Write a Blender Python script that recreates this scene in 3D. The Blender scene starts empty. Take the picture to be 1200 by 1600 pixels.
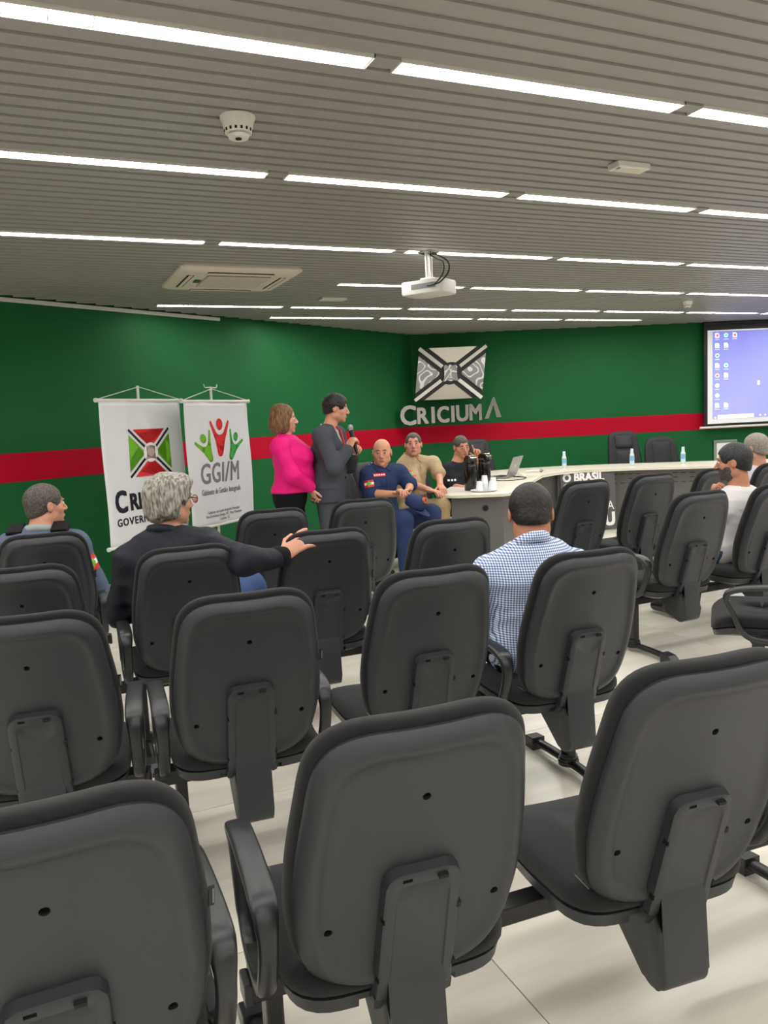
import bpy, bmesh, math, random
import numpy as np
from mathutils import Vector, Matrix
from mathutils.bvhtree import BVHTree
random.seed(4)
C = bpy.context.scene.collection
PI = math.pi
CAMH = 1.48
# ------------------------------------------------------------------ camera
f_px, pitch, roll = 1240.57, 0.116811, 0.048132
RC = np.array([[0.998841870848303, -0.005607407411049703, -0.047785709395053985],
               [-0.048113584778750856, -0.11641022665048109, -0.992035151640768],
               [0.0, 0.9931853885923363, -0.11654520104530204]])
cam_data = bpy.data.cameras.new('camera')
cam = bpy.data.objects.new('camera', cam_data); C.objects.link(cam)
cam_data.sensor_fit = 'VERTICAL'; cam_data.sensor_height = 36; cam_data.sensor_width = 27
cam_data.lens = f_px * 36 / 1600
cam_data.clip_start = 0.05; cam_data.clip_end = 100
cam.matrix_world = Matrix(((RC[0][0], -RC[1][0], -RC[2][0], 0), (RC[0][1], -RC[1][1], -RC[2][1], 0),
                           (RC[0][2], -RC[1][2], -RC[2][2], CAMH), (0, 0, 0, 1)))
bpy.context.scene.camera = cam
# ------------------------------------------------------------------ world, exposure (closed room: its own lamps light it)
sc = bpy.context.scene
w = bpy.data.worlds.new('world'); sc.world = w; w.use_nodes = True
w.node_tree.nodes['Background'].inputs[0].default_value = (0.6, 0.65, 0.7, 1)
w.node_tree.nodes['Background'].inputs[1].default_value = 0.3
sc.view_settings.view_transform = 'Standard'; sc.view_settings.look = 'None'
sc.view_settings.gamma = 1; sc.view_settings.exposure = 0.0
sc.cycles.max_bounces = 8; sc.cycles.diffuse_bounces = 5
LAMP = 36.0           # radiance of the ceiling lamp panels
SCREEN = 1.0

# ------------------------------------------------------------------ helpers
def ray(px, py, Y):
    d = np.linalg.solve(RC, np.array([(px - 600) / f_px, (py - 800) / f_px, 1.0]))
    d = d * (Y / d[1]); return Vector((d[0], Y, CAMH + d[2]))
def lin(c):
    return tuple(((x / 255) / 12.92 if x / 255 <= 0.04045 else ((x / 255 + 0.055) / 1.055) ** 2.4) for x in c)
def mat(name, rgb, rough=0.5, metal=0.0, bump=0.0, scale=200, var=0.0, vscale=8, spec=0.5, sheen=0.0, emit=None, estr=0.0, sub=0.0):
    m = bpy.data.materials.new(name); m.use_nodes = True
    nt = m.node_tree; b = nt.nodes['Principled BSDF']
    c = lin(rgb)
    b.inputs['Base Color'].default_value = (*c, 1)
    b.inputs['Roughness'].default_value = rough; b.inputs['Metallic'].default_value = metal
    b.inputs['Specular IOR Level'].default_value = spec
    if sheen: b.inputs['Sheen Weight'].default_value = sheen
    if sub:
        b.inputs['Subsurface Weight'].default_value = sub; b.inputs['Subsurface Scale'].default_value = 0.01
        b.inputs['Subsurface Radius'].default_value = (1, .35, .2)
    if emit is not None:
        b.inputs['Emission Color'].default_value = (*emit, 1); b.inputs['Emission Strength'].default_value = estr
    tc = nt.nodes.new('ShaderNodeTexCoord')
    if bump:
        n = nt.nodes.new('ShaderNodeTexNoise'); n.inputs['Scale'].default_value = scale; n.inputs['Detail'].default_value = 2
        bp = nt.nodes.new('ShaderNodeBump'); bp.inputs['Strength'].default_value = bump; bp.inputs['Distance'].default_value = 0.002
        nt.links.new(tc.outputs['Object'], n.inputs['Vector']); nt.links.new(n.outputs['Fac'], bp.inputs['Height'])
        nt.links.new(bp.outputs['Normal'], b.inputs['Normal'])
    if var:
        n2 = nt.nodes.new('ShaderNodeTexNoise'); n2.inputs['Scale'].default_value = vscale; n2.inputs['Detail'].default_value = 4
        mx = nt.nodes.new('ShaderNodeMix'); mx.data_type = 'RGBA'
        mx.inputs[6].default_value = (*[max(0, x * (1 - var)) for x in c], 1)
        mx.inputs[7].default_value = (*[min(1, x * (1 + var)) for x in c], 1)
        nt.links.new(tc.outputs['Object'], n2.inputs['Vector']); nt.links.new(n2.outputs['Fac'], mx.inputs[0])
        nt.links.new(mx.outputs[2], b.inputs['Base Color'])
    return m
def tagit(o, label=None, cat=None, group=None, kind=None):
    if label: o['label'] = label
    if cat: o['category'] = cat
    if group: o['group'] = group
    if kind: o['kind'] = kind
    return o
def thing(name, label, cat, loc=(0, 0, 0), yaw=0.0, group=None):
    """Empty; yaw is the heading, measured from +Y towards +X."""
    o = bpy.data.objects.new(name, None); C.objects.link(o)
    o.empty_display_size = 0.1
    o.location = loc; o.rotation_euler = (0, 0, -yaw)
    return tagit(o, label, cat, group)
def link(name, me, m=None, parent=None):
    o = bpy.data.objects.new(name, me); C.objects.link(o)
    if m is not None:
        for x in (m if isinstance(m, (list, tuple)) else [m]): me.materials.append(x)
    if parent is not None: o.parent = parent
    return o
def bm_obj(name, bm, m=None, parent=None, smooth=False, ang=None):
    bmesh.ops.recalc_face_normals(bm, faces=bm.faces)
    me = bpy.data.meshes.new(name); bm.to_mesh(me); bm.free()
    if smooth: me.shade_smooth()
    if ang is not None: me.shade_smooth(); me.set_sharp_from_angle(angle=ang)
    return link(name, me, m, parent)
def add_box(bm, c, s, rot=None, bevel=0.0, mi=0):
    r = bmesh.ops.create_cube(bm, size=1.0)
    vs = r['verts']
    bmesh.ops.scale(bm, vec=s, verts=vs)
    fs = set(f for v in vs for f in v.link_faces)
    if bevel > 0:
        es = list(set(e for v in vs for e in v.link_edges))
        b = bmesh.ops.bevel(bm, geom=es, offset=bevel, segments=2, affect='EDGES', profile=0.5)
        vs = list(set(v for f in b['faces'] for v in f.verts) | set(v for v in vs if v.is_valid))
        fs = set(f for v in vs for f in v.link_faces)
    if rot is not None: bmesh.ops.transform(bm, matrix=rot, verts=vs)
    bmesh.ops.translate(bm, vec=c, verts=vs)
    for f in fs: f.material_index = mi
    return vs
def add_cyl(bm, a, b, r0, r1=None, seg=16, mi=0, caps=True):
    a = Vector(a); b = Vector(b); r1 = r0 if r1 is None else r1
    d = b - a
    q = d.to_track_quat('Z', 'Y').to_matrix().to_4x4()
    r = bmesh.ops.create_cone(bm, cap_ends=caps, segments=seg, radius1=r0, radius2=r1, depth=d.length,
                              matrix=Matrix.Translation((a + b) / 2) @ q)
    for f in set(f for v in r['verts'] for f in v.link_faces): f.material_index = mi
    return r['verts']
def add_tube(bm, pts, r, seg=8, mi=0, closed=False, sx=1.0, sy=1.0, up=(0, 0, 1)):
    """sweep an (elliptic) section along a polyline; r may be a list"""
    pts = [Vector(p) for p in pts]; n = len(pts); rings = []
    rr = r if isinstance(r, (list, tuple)) else [r] * n
    for i, p in enumerate(pts):
        if closed: t = pts[(i + 1) % n] - pts[i - 1]
        else: t = pts[min(i + 1, n - 1)] - pts[max(i - 1, 0)]
        t.normalize(); u = Vector(up)
        if abs(t.dot(u)) > 0.97: u = Vector((1, 0, 0)) if abs(t.x) < .9 else Vector((0, 1, 0))
        s = t.cross(u).normalized(); u2 = s.cross(t).normalized()
        rings.append([bm.verts.new(p + s * (math.cos(2 * PI * k / seg) * rr[i] * sx) + u2 * (math.sin(2 * PI * k / seg) * rr[i] * sy)) for k in range(seg)])
    fs = []
    for i in range(n if closed else n - 1):
        a, b = rings[i], rings[(i + 1) % n]
        for k in range(seg): fs.append(bm.faces.new((a[k], a[(k + 1) % seg], b[(k + 1) % seg], b[k])))
    if not closed:
        fs.append(bm.faces.new(rings[0][::-1])); fs.append(bm.faces.new(rings[-1]))
    for f in fs: f.material_index = mi
def add_lathe(bm, prof, c=(0, 0, 0), seg=24, mi=0):
    rings = []
    for r, z in prof:
        rings.append([bm.verts.new((c[0] + max(r, 1e-4) * math.cos(2 * PI * k / seg), c[1] + max(r, 1e-4) * math.sin(2 * PI * k / seg), c[2] + z)) for k in range(seg)])
    for a, b in zip(rings, rings[1:]):
        for k in range(seg):
            f = bm.faces.new((a[k], a[(k + 1) % seg], b[(k + 1) % seg], b[k])); f.material_index = mi
    f = bm.faces.new(rings[0][::-1]); f.material_index = mi
    f = bm.faces.new(rings[-1]); f.material_index = mi
def add_prism(bm, poly, axis, lo, hi, mi=0, bevel=0.0):
    """extrude a closed 2-D polygon; axis 'x': poly=(y,z), 'y': (x,z), 'z': (x,y)"""
    def P(a, b, h):
        return {'x': (h, a, b), 'y': (a, h, b), 'z': (a, b, h)}[axis]
    v0 = [bm.verts.new(P(a, b, lo)) for a, b in poly]; v1 = [bm.verts.new(P(a, b, hi)) for a, b in poly]
    n = len(poly); fs = [bm.faces.new(v0[::-1]), bm.faces.new(v1)]
    for i in range(n): fs.append(bm.faces.new((v0[i], v0[(i + 1) % n], v1[(i + 1) % n], v1[i])))
    for f in fs: f.material_index = mi
    if bevel:
        es = list(set(e for f in fs[:2] for e in f.edges))
        bmesh.ops.bevel(bm, geom=es, offset=bevel, segments=2, affect='EDGES', profile=0.5)
def round_poly(pts, rads, n=6):
    """round the corners of a polygon"""
    out = []; N = len(pts)
    for i in range(N):
        p = Vector(pts[i]); a = Vector(pts[i - 1]); b = Vector(pts[(i + 1) % N])
        r = rads[i] if isinstance(rads, (list, tuple)) else rads
        if r <= 0: out.append(tuple(p)); continue
        u = (a - p).normalized(); v = (b - p).normalized()
        p0 = p + u * r; p1 = p + v * r
        for k in range(n + 1):
            t = k / n; out.append(tuple(p0 * (1 - t) ** 2 + p * 2 * t * (1 - t) + p1 * t ** 2))
    return out
def frame(right, up, origin):
    r = Vector(right).normalized(); u = Vector(up).normalized(); n = r.cross(u)
    return Matrix(((r.x, u.x, n.x, origin[0]), (r.y, u.y, n.y, origin[1]), (r.z, u.z, n.z, origin[2]), (0, 0, 0, 1)))
def text_mesh(s, size, extrude=0.001, bold=0.0, shear=0.0, align='LEFT', xscale=1.0, spacing=1.0):
    cu = bpy.data.curves.new('t', 'FONT'); cu.body = s; cu.size = size; cu.extrude = extrude; 
    cu.shear = shear; cu.align_x = align; cu.resolution_u = 3; cu.space_character = spacing
    o = bpy.data.objects.new('t', cu); C.objects.link(o)
    dg = bpy.context.evaluated_depsgraph_get()
    me = bpy.data.meshes.new_from_object(o.evaluated_get(dg))
    bpy.data.objects.remove(o); bpy.data.curves.remove(cu)
    for v in me.vertices: v.co.x *= xscale
    if bold > 0:                     # heavier strokes: the same outline laid over itself, slightly shifted
        b2 = bmesh.new()
        for k, (dx, dy) in enumerate(((-1, -1), (1, -1), (1, 1), (-1, 1), (0, 0), (-1, 0), (1, 0))):
            m2 = me.copy(); m2.transform(Matrix.Translation((dx * bold, dy * bold * .8, k * .00008))); b2.from_mesh(m2); bpy.data.meshes.remove(m2)
        b2.to_mesh(me); b2.free()
    return me
def text_obj(name, s, size, m, M, parent=None, **k):
    me = text_mesh(s, size, **k)
    me.materials.clear()
    me.transform(M); return link(name, me, m, parent)
def copy_thing(root, loc, yaw, label, group=None, skip=()):
    r = root.copy(); C.objects.link(r); r.location = loc; r.rotation_euler = (0, 0, -yaw); r['label'] = label
    if group: r['group'] = group
    for ch in list(root.children):
        if ch.get('tagname') in skip: continue
        c = ch.copy(); C.objects.link(c); c.parent = r
        for g in ch.children:
            d = g.copy(); C.objects.link(d); d.parent = c
    return r

# ------------------------------------------------------------------ materials
M = {}
def brick_like_floor():
    m = mat('porcelain tile', (222, 214, 196), rough=0.22, spec=0.5)
    nt = m.node_tree; b = nt.nodes['Principled BSDF']
    tc = nt.nodes.new('ShaderNodeTexCoord'); mp = nt.nodes.new('ShaderNodeMapping')
    mp.inputs['Scale'].default_value = (0.55, 3.5, 1)
    oi = nt.nodes.new('ShaderNodeObjectInfo'); ad = nt.nodes.new('ShaderNodeVectorMath'); ad.operation = 'ADD'
    mu = nt.nodes.new('ShaderNodeMath'); mu.operation = 'MULTIPLY'; mu.inputs[1].default_value = 9.0
    cb = nt.nodes.new('ShaderNodeCombineXYZ')
    nt.links.new(oi.outputs['Random'], mu.inputs[0]); nt.links.new(mu.outputs[0], cb.inputs['Y'])
    nt.links.new(tc.outputs['Object'], ad.inputs[0]); nt.links.new(cb.outputs[0], ad.inputs[1])
    n = nt.nodes.new('ShaderNodeTexNoise'); n.inputs['Scale'].default_value = 2.0; n.inputs['Detail'].default_value = 5
    cr = nt.nodes.new('ShaderNodeValToRGB')
    cr.color_ramp.elements[0].position = 0.3; cr.color_ramp.elements[0].color = (*lin((205, 199, 186)), 1)
    cr.color_ramp.elements[1].position = 0.7; cr.color_ramp.elements[1].color = (*lin((230, 225, 212)), 1)
    nt.links.new(ad.outputs[0], mp.inputs['Vector']); nt.links.new(mp.outputs[0], n.inputs['Vector'])
    nt.links.new(n.outputs['Fac'], cr.inputs[0]); nt.links.new(cr.outputs[0], b.inputs['Base Color'])
    return m
M['tile'] = brick_like_floor()
M['grout'] = mat('grout', (120, 114, 104), rough=.9)
M['slat'] = mat('ceiling slat paint', (154, 152, 149), rough=.42, bump=.15, scale=900)
M['plenum'] = mat('dark plenum', (30, 30, 30), rough=.9)
M['green'] = mat('green wall paint', (20, 92, 48), rough=.6, bump=.12, scale=120, var=.05, vscale=3, spec=.2)
M['red'] = mat('crimson wall paint', (176, 0, 38), rough=.6, bump=.12, scale=120, spec=.15)
M['white_wall'] = mat('off white wall paint', (205, 203, 196), rough=.7)
M['white'] = mat('white enamel', (222, 220, 214), rough=.4)
M['cream'] = mat('cream plastic', (214, 208, 192), rough=.45)
M['black'] = mat('black', (14, 14, 15), rough=.5)
M['plastic'] = mat('textured black plastic', (40, 43, 48), rough=.34, bump=.3, scale=1400, spec=.5)
M['plastic2'] = mat('smooth black plastic', (36, 38, 40), rough=.34, bump=.1, scale=900, spec=.5)
M['fabric'] = mat('charcoal woven fabric', (33, 33, 34), rough=.95, bump=.7, scale=900, spec=.15, sheen=.12, var=.12, vscale=60)
M['thread'] = mat('grey stitching', (95, 92, 88), rough=.9)
M['metal_black'] = mat('black steel', (22, 22, 23), rough=.35, spec=.5)
M['chrome'] = mat('polished steel', (205, 205, 205), rough=.08, metal=1)
M['brushed'] = mat('brushed steel', (188, 182, 168), rough=.33, metal=1)
M['hole'] = mat('dark slot', (8, 8, 8), rough=.8)
M['grey_panel'] = mat('grey laminate', (98, 96, 94), rough=.5, bump=.05, scale=300)
M['grey_light'] = mat('pale grey metal', (150, 150, 146), rough=.45)
M['table'] = mat('beige laminate', (222, 217, 200), rough=.35, var=.03, vscale=20)
M['banner'] = mat('glossy banner vinyl', (222, 224, 226), rough=.3, bump=.3, scale=12)
M['lamp'] = mat('lamp panel', (255, 255, 255), emit=(1.0, 0.985, 0.95), estr=LAMP)
M['logo_green'] = mat('lime print', (112, 182, 32), rough=.35)
M['logo_green2'] = mat('green print', (60, 165, 60), rough=.35)
M['logo_red'] = mat('red print', (214, 32, 36), rough=.35)
M['ink'] = mat('black print', (18, 20, 34), rough=.4)
M['greyink'] = mat('grey print', (120, 120, 122), rough=.4)
M['paper'] = mat('white print', (240, 240, 238), rough=.5)

M['lamp'].cycles.emission_sampling = 'FRONT'
# ------------------------------------------------------------------ room shell
Sv = Vector((0.9144, 0.4048, 0)); Nv = Vector((-0.4048, 0.9144, 0))   # along / across the ceiling slats
CEIL = 2.68
K = Vector((0.51, 11.92, 0)); LD = Vector((-0.6031, -0.7976, 0)); RD = Vector((0.9984, 0.0564, 0))
LEND = K + LD * 14.3; REND = K + RD * 7.5
ROOM = [K.copy(), REND.copy(), Vector((REND.x, -3.5, 0)), Vector((LEND.x, -3.5, 0)), LEND.copy()]
def structure(name, bm, m, parent=None, **k):
    o = bm_obj(name, bm, m, parent, **k); o['kind'] = 'structure'; return o
def wall_slab(name, a, b, thick, m, z0=-.02, z1=CEIL + .06, inward=None):
    d = (b - a).normalized(); n = Vector((-d.y, d.x, 0))
    if n.dot(inward - a) > 0: n = -n
    bm = bmesh.new(); add_prism(bm, [(a.x, a.y), (b.x, b.y), (b.x + n.x * thick, b.y + n.y * thick), (a.x + n.x * thick, a.y + n.y * thick)], 'z', z0, z1)
    return structure(name, bm, m)
inside = Vector((0, 3, 0))
wl = wall_slab('wall_left', K, LEND, .15, M['green'], inward=inside)
wf = wall_slab('wall_front', K, REND, .15, M['green'], inward=inside)
wall_slab('wall_right', REND, ROOM[2], .15, M['white_wall'], inward=inside)
wall_slab('wall_back', ROOM[2], ROOM[3], .15, M['white_wall'], inward=inside)
wall_slab('wall_side', ROOM[3], LEND, .15, M['white_wall'], inward=inside)
def stripe(name, a, d, n, length, parent):
    bm = bmesh.new(); q = a + d * length
    add_prism(bm, [(a.x, a.y), (q.x, q.y), (q.x + n.x * .003, q.y + n.y * .003), (a.x + n.x * .003, a.y + n.y * .003)], 'z', 1.082, 1.335)
    o = bm_obj(name, bm, M['red'], parent); o['label'] = 'painted crimson band'
    return o
nL = Vector((-LD.y, LD.x, 0)); nL = nL if nL.dot(inside - K) > 0 else -nL
nR = Vector((-RD.y, RD.x, 0)); nR = nR if nR.dot(inside - K) > 0 else -nR
stripe('paint_band', K, LD, nL, 14.3, wl); stripe('paint_band', K, RD, nR, 7.5, wf)

# floor with porcelain tiles
bm = bmesh.new(); add_prism(bm, [(p.x, p.y) for p in ROOM], 'z', -.12, -.004)
floor = structure('floor', bm, M['grout'])
def inroom(p, marg=0.0):
    n = len(ROOM); c = Vector((0, 4, 0))
    for i in range(n):
        a, b = ROOM[i], ROOM[(i + 1) % n]; e = (b - a); nn = Vector((-e.y, e.x, 0)).normalized()
        if nn.dot(c - a) < 0: nn = -nn
        if nn.dot(p - a) < marg: return False
    return True
def clip_poly(poly):
    out = poly; c = Vector((0, 4, 0))
    for i in range(len(ROOM)):
        a, b = ROOM[i], ROOM[(i + 1) % len(ROOM)]; e = b - a; nn = Vector((-e.y, e.x, 0)).normalized()
        if nn.dot(c - a) < 0: nn = -nn
        res = []
        for j in range(len(out)):
            p, q = out[j], out[(j + 1) % len(out)]; dp, dq = nn.dot(p - a) - .004, nn.dot(q - a) - .004
            if dp >= 0: res.append(p)
            if dp * dq < 0: res.append(p + (q - p) * (dp / (dp - dq)))
        out = res
        if len(out) < 3: return []
    return out
T = 0.9; tile_me = None
g = .0016
for i in range(-14, 16):
    for j in range(-14, 18):
        s0 = 1.03 + T * i; n0 = 0.30 + T * j
        cen = Sv * (s0 + T / 2) + Nv * (n0 + T / 2)
        corners = [Sv * (s0 + a) + Nv * (n0 + b) for a, b in ((g, g), (T - g, g), (T - g, T - g), (g, T - g))]
        if all(inroom(p, .004) for p in corners):
            if tile_me is None:
                bm = bmesh.new(); h = T / 2 - g
                add_box(bm, (0, 0, -.006), (2 * h, 2 * h, .012), bevel=.0012)
                tile_me = bpy.data.meshes.new('floor_tile'); bm.to_mesh(tile_me); bm.free(); tile_me.materials.append(M['tile'])
            o = link('floor_tile', tile_me, None, floor); o.location = cen; o.rotation_euler = (0, 0, math.atan2(Sv.y, Sv.x))
        else:
            pl = clip_poly(corners)
            if len(pl) >= 3:
                bm = bmesh.new(); add_prism(bm, [(p.x, p.y) for p in pl], 'z', -.012, 0); bm_obj('floor_tile', bm, M['tile'], floor)

# ceiling: backing, slats, recessed lamp rows
bm = bmesh.new(); add_prism(bm, [(p.x, p.y) for p in ROOM], 'z', CEIL + .05, CEIL + .12)
ceiling = structure('ceiling', bm, M['plenum'])
P = 0.0983; NOFF = 2.60 - P * .5
def nrow(n): return NOFF + P * (round((n - NOFF - P / 2) / P)) + P / 2
def srange(n):
    o = Nv * n; lo, hi = -99, 99; c = Vector((0, 4, 0))
    for i in range(len(ROOM)):
        a, b = ROOM[i], ROOM[(i + 1) % len(ROOM)]; e = b - a; nn = Vector((-e.y, e.x, 0)).normalized()
        if nn.dot(c - a) < 0: nn = -nn
        k = nn.dot(Sv); d = nn.dot(o - a)
        if abs(k) < 1e-6: continue
        t = -d / k
        if k > 0: lo = max(lo, t)
        else: hi = min(hi, t)
    return lo, hi
PER = 1.3667; LEN = 1.272
rows = {}
for n, smin, smax in ((-2.9, -99, 99), (-1.52, -99, 99), (-.14, -99, 99), (1.23, -99, 99), (2.60, -99, 99), (3.92, -99, 99), (5.32, -99, 99), (6.72, 2.4, 99), (8.08, 1.0, 99), (8.93, 2.4, 8.2)):
    nr = nrow(n); lo, hi = srange(nr); mods = []
    for k in range(-12, 12):
        a = 1.275 + PER * k
        if a < max(lo + .1, smin) or a + LEN > min(hi - .1, smax): continue
        mods.append(a)
    rows[round((nr - NOFF - P / 2) / P)] = (nr, mods)
prof = [(0.0, .014), (0.0, 0.0), (.068, 0.0), (.073, .009), (.0955, .009), (.0955, .03)]
ang_s = math.atan2(Sv.y, Sv.x)
slat_cache = {}
def slat_piece(idx, a, b):
    bm = bmesh.new(); n0 = NOFF + P * idx
    v0 = []; v1 = []
    pts = prof + [(.093, .032), (.093, .012), (.072, .012), (.067, .003), (.002, .003), (.002, .014)]
    for n, z in pts:
        p = Sv * a + Nv * (n0 + n); q = Sv * b + Nv * (n0 + n)
        v0.append(bm.verts.new((p.x, p.y, CEIL + z))); v1.append(bm.verts.new((q.x, q.y, CEIL + z)))
    N_ = len(pts)
    for i in range(N_): bm.faces.new((v0[i], v0[(i + 1) % N_], v1[(i + 1) % N_], v1[i]))
    bm_obj('ceiling_slat', bm, M['slat'], ceiling)
nmin = min((p.dot(Nv) for p in ROOM)); nmax = max((p.dot(Nv) for p in ROOM))
AC_S, AC_N = (1.13, 2.13), (6.10, 7.08)
for idx in range(int((nmin - NOFF) / P) - 1, int((nmax - NOFF) / P) + 1):
    lo1, hi1 = srange(NOFF + P * idx + .002); lo2, hi2 = srange(NOFF + P * (idx + 1) - .002)
    lo, hi = max(lo1, lo2) + .003, min(hi1, hi2) - .003
    if hi - lo < .1: continue
    cuts = []
    if idx in rows: cuts = [(a, a + LEN) for a in rows[idx][1]]
    s = lo
    for a, b in cuts:
        if a - s > .01: slat_piece(idx, s, a)
        s = b
    if not cuts and idx % 3 != 1 and lo < 3.3 < hi:      # the long panels are butt-jointed
        j = 3.31; slat_piece(idx, s, j - .0015); s = j + .0015
    if hi - s > .01: slat_piece(idx, s, hi)

# lamps
hw = P / 2 - .004
def lamp_proto():
    t = thing('strip_lamp', '', 'ceiling lamp', group=None)
    bm = bmesh.new()
    for sy in (-1, 1): add_box(bm, (LEN / 2, sy * (hw - .002), .008), (LEN, .004, .022))
    for x in (.002, LEN - .002): add_box(bm, (x, 0, .008), (.004, 2 * hw, .022))
    add_box(bm, (LEN / 2, 0, .022), (LEN, 2 * hw, .004))
    bm_obj('housing', bm, M['white'], t)
    cw = (LEN - .016) / 10; me = None
    for i in range(10):
        if me is None:
            bm = bmesh.new(); add_box(bm, (0, 0, 0), (cw - .006, 2 * hw - .012, .003))
            bmesh.ops.recalc_face_normals(bm, faces=bm.faces)
            for f in bm.faces: f.material_index = 0 if f.normal.z < -.5 else 1
            me = bpy.data.meshes.new('lamp_panel'); bm.to_mesh(me); bm.free(); me.materials.append(M['lamp']); me.materials.append(M['white'])
        o = link('lamp_panel', me, None, t); o.location = (.008 + cw * (i + .5), 0, .005)
    bm = bmesh.new()
    for i in range(11): add_box(bm, (.008 + cw * i, 0, .006), (.003, 2 * hw - .006, .012))
    tagit(bm_obj('louver', bm, M['white'], t), kind='stuff')
    return t
lp = lamp_proto(); first = True
rowname = {0: 'rearmost'}
order = sorted(rows.items())
vis = {2.60: 'nearest visible', 3.92: 'second visible', 5.32: 'third visible', 6.72: 'fourth visible', 8.08: 'fifth visible', 8.93: 'farthest visible'}
ordn = ['first', 'second', 'third', 'fourth', 'fifth', 'sixth', 'seventh', 'eighth', 'ninth', 'tenth', 'eleventh', 'twelfth']
for ri, (idx, (nr, mods)) in enumerate(order):
    rn = None
    for k_, v_ in vis.items():
        if abs(k_ - nr) < .09: rn = v_
    seen = 0
    for mi_k, a in enumerate(mods):
        p = Sv * a + Nv * nr
        mid = Sv * (a + LEN / 2) + Nv * nr
        if rn and mid.y > 1.0 and abs(mid.x / mid.y) < .56:
            lab = 'white strip lamp, %s lamp from the left in the %s row of ceiling lamps' % (ordn[seen], rn); seen += 1; grp = 'strip lamps in the ceiling'
        else: lab = 'strip lamp beyond the frame, %s from the left in %s row from the back' % (ordn[min(mi_k, 11)], ordn[ri]); grp = 'strip lamps beyond the frame'
        if first: o = lp; first = False; o['label'] = lab; o['group'] = grp
        else: o = copy_thing(lp, (0, 0, 0), 0, lab, grp)
        o.location = (p.x, p.y, CEIL); o.rotation_euler = (0, 0, ang_s)

# ------------------------------------------------------------------ auditorium chair
TILT = math.radians(17.0); Z0 = CAMH - .6384 - .27
def pad(bm, outline, rings, bend=lambda u, v: 0.0, mi=0, mis=None, smooth=True):
    """rings = [(inset, y)] from one face centre over the rim to the other; outline = (u, v) list; v up, y forward"""
    cu = sum(p[0] for p in outline) / len(outline); cv = sum(p[1] for p in outline) / len(outline)
    hu = (max(p[0] for p in outline) - min(p[0] for p in outline)) / 2; hv = (max(p[1] for p in outline) - min(p[1] for p in outline)) / 2
    R_ = []
    for ins, y in rings:
        a, b = max(0, 1 - ins / hu), max(0, 1 - ins / hv)
        R_.append([bm.verts.new((cu + (u - cu) * a, y + bend(cu + (u - cu) * a, cv + (v - cv) * b), cv + (v - cv) * b)) for u, v in outline])
    n = len(outline)
    for i, (a, b) in enumerate(zip(R_, R_[1:])):
        for k in range(n):
            f = bm.faces.new((a[k], a[(k + 1) % n], b[(k + 1) % n], b[k])); f.material_index = (mis[i] if mis else mi)
    for r, i in ((R_[0], 0), (R_[-1], -1)):
        f = bm.faces.new(r); f.material_index = (mis[i] if mis else mi)
    return R_
def resample(poly, n):
    P_ = [Vector(p) for p in poly]; L = [0]
    for i in range(len(P_)): L.append(L[-1] + (P_[(i + 1) % len(P_)] - P_[i]).length)
    out = []
    for k in range(n):
        s = L[-1] * k / n; i = max(j for j in range(len(P_)) if L[j] <= s)
        t = (s - L[i]) / max(1e-9, L[i + 1] - L[i]); out.append(tuple(P_[i].lerp(P_[(i + 1) % len(P_)], t)))
    return out
BACK = resample(round_poly([(-.196, -.163), (.196, -.163), (.227, .03), (.224, .15), (.190, .417), (-.190, .417), (-.224, .15), (-.227, .03)],
                           [.115, .115, .04, .06, .105, .105, .06, .04], 8), 96)
def tilt_mat(): return Matrix.Translation((0, 0, Z0)) @ Matrix.Rotation(TILT, 4, 'X')
def bendf(u, v): return .55 * u * u + .05 * (v - .1) ** 2
def bool_cut(o, cutters):
    for cme in cutters:
        co = bpy.data.objects.new('cut', cme); C.objects.link(co)
        md = o.modifiers.new('b', 'BOOLEAN'); md.operation = 'DIFFERENCE'; md.object = co; md.solver = 'EXACT'; md.material_mode = 'TRANSFER'
    dg = bpy.context.evaluated_depsgraph_get()
    me = bpy.data.meshes.new_from_object(o.evaluated_get(dg))
    old = o.data; cs = [m.object for m in o.modifiers]; o.modifiers.clear(); o.data = me
    for c in cs: bpy.data.objects.remove(c)
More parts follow.
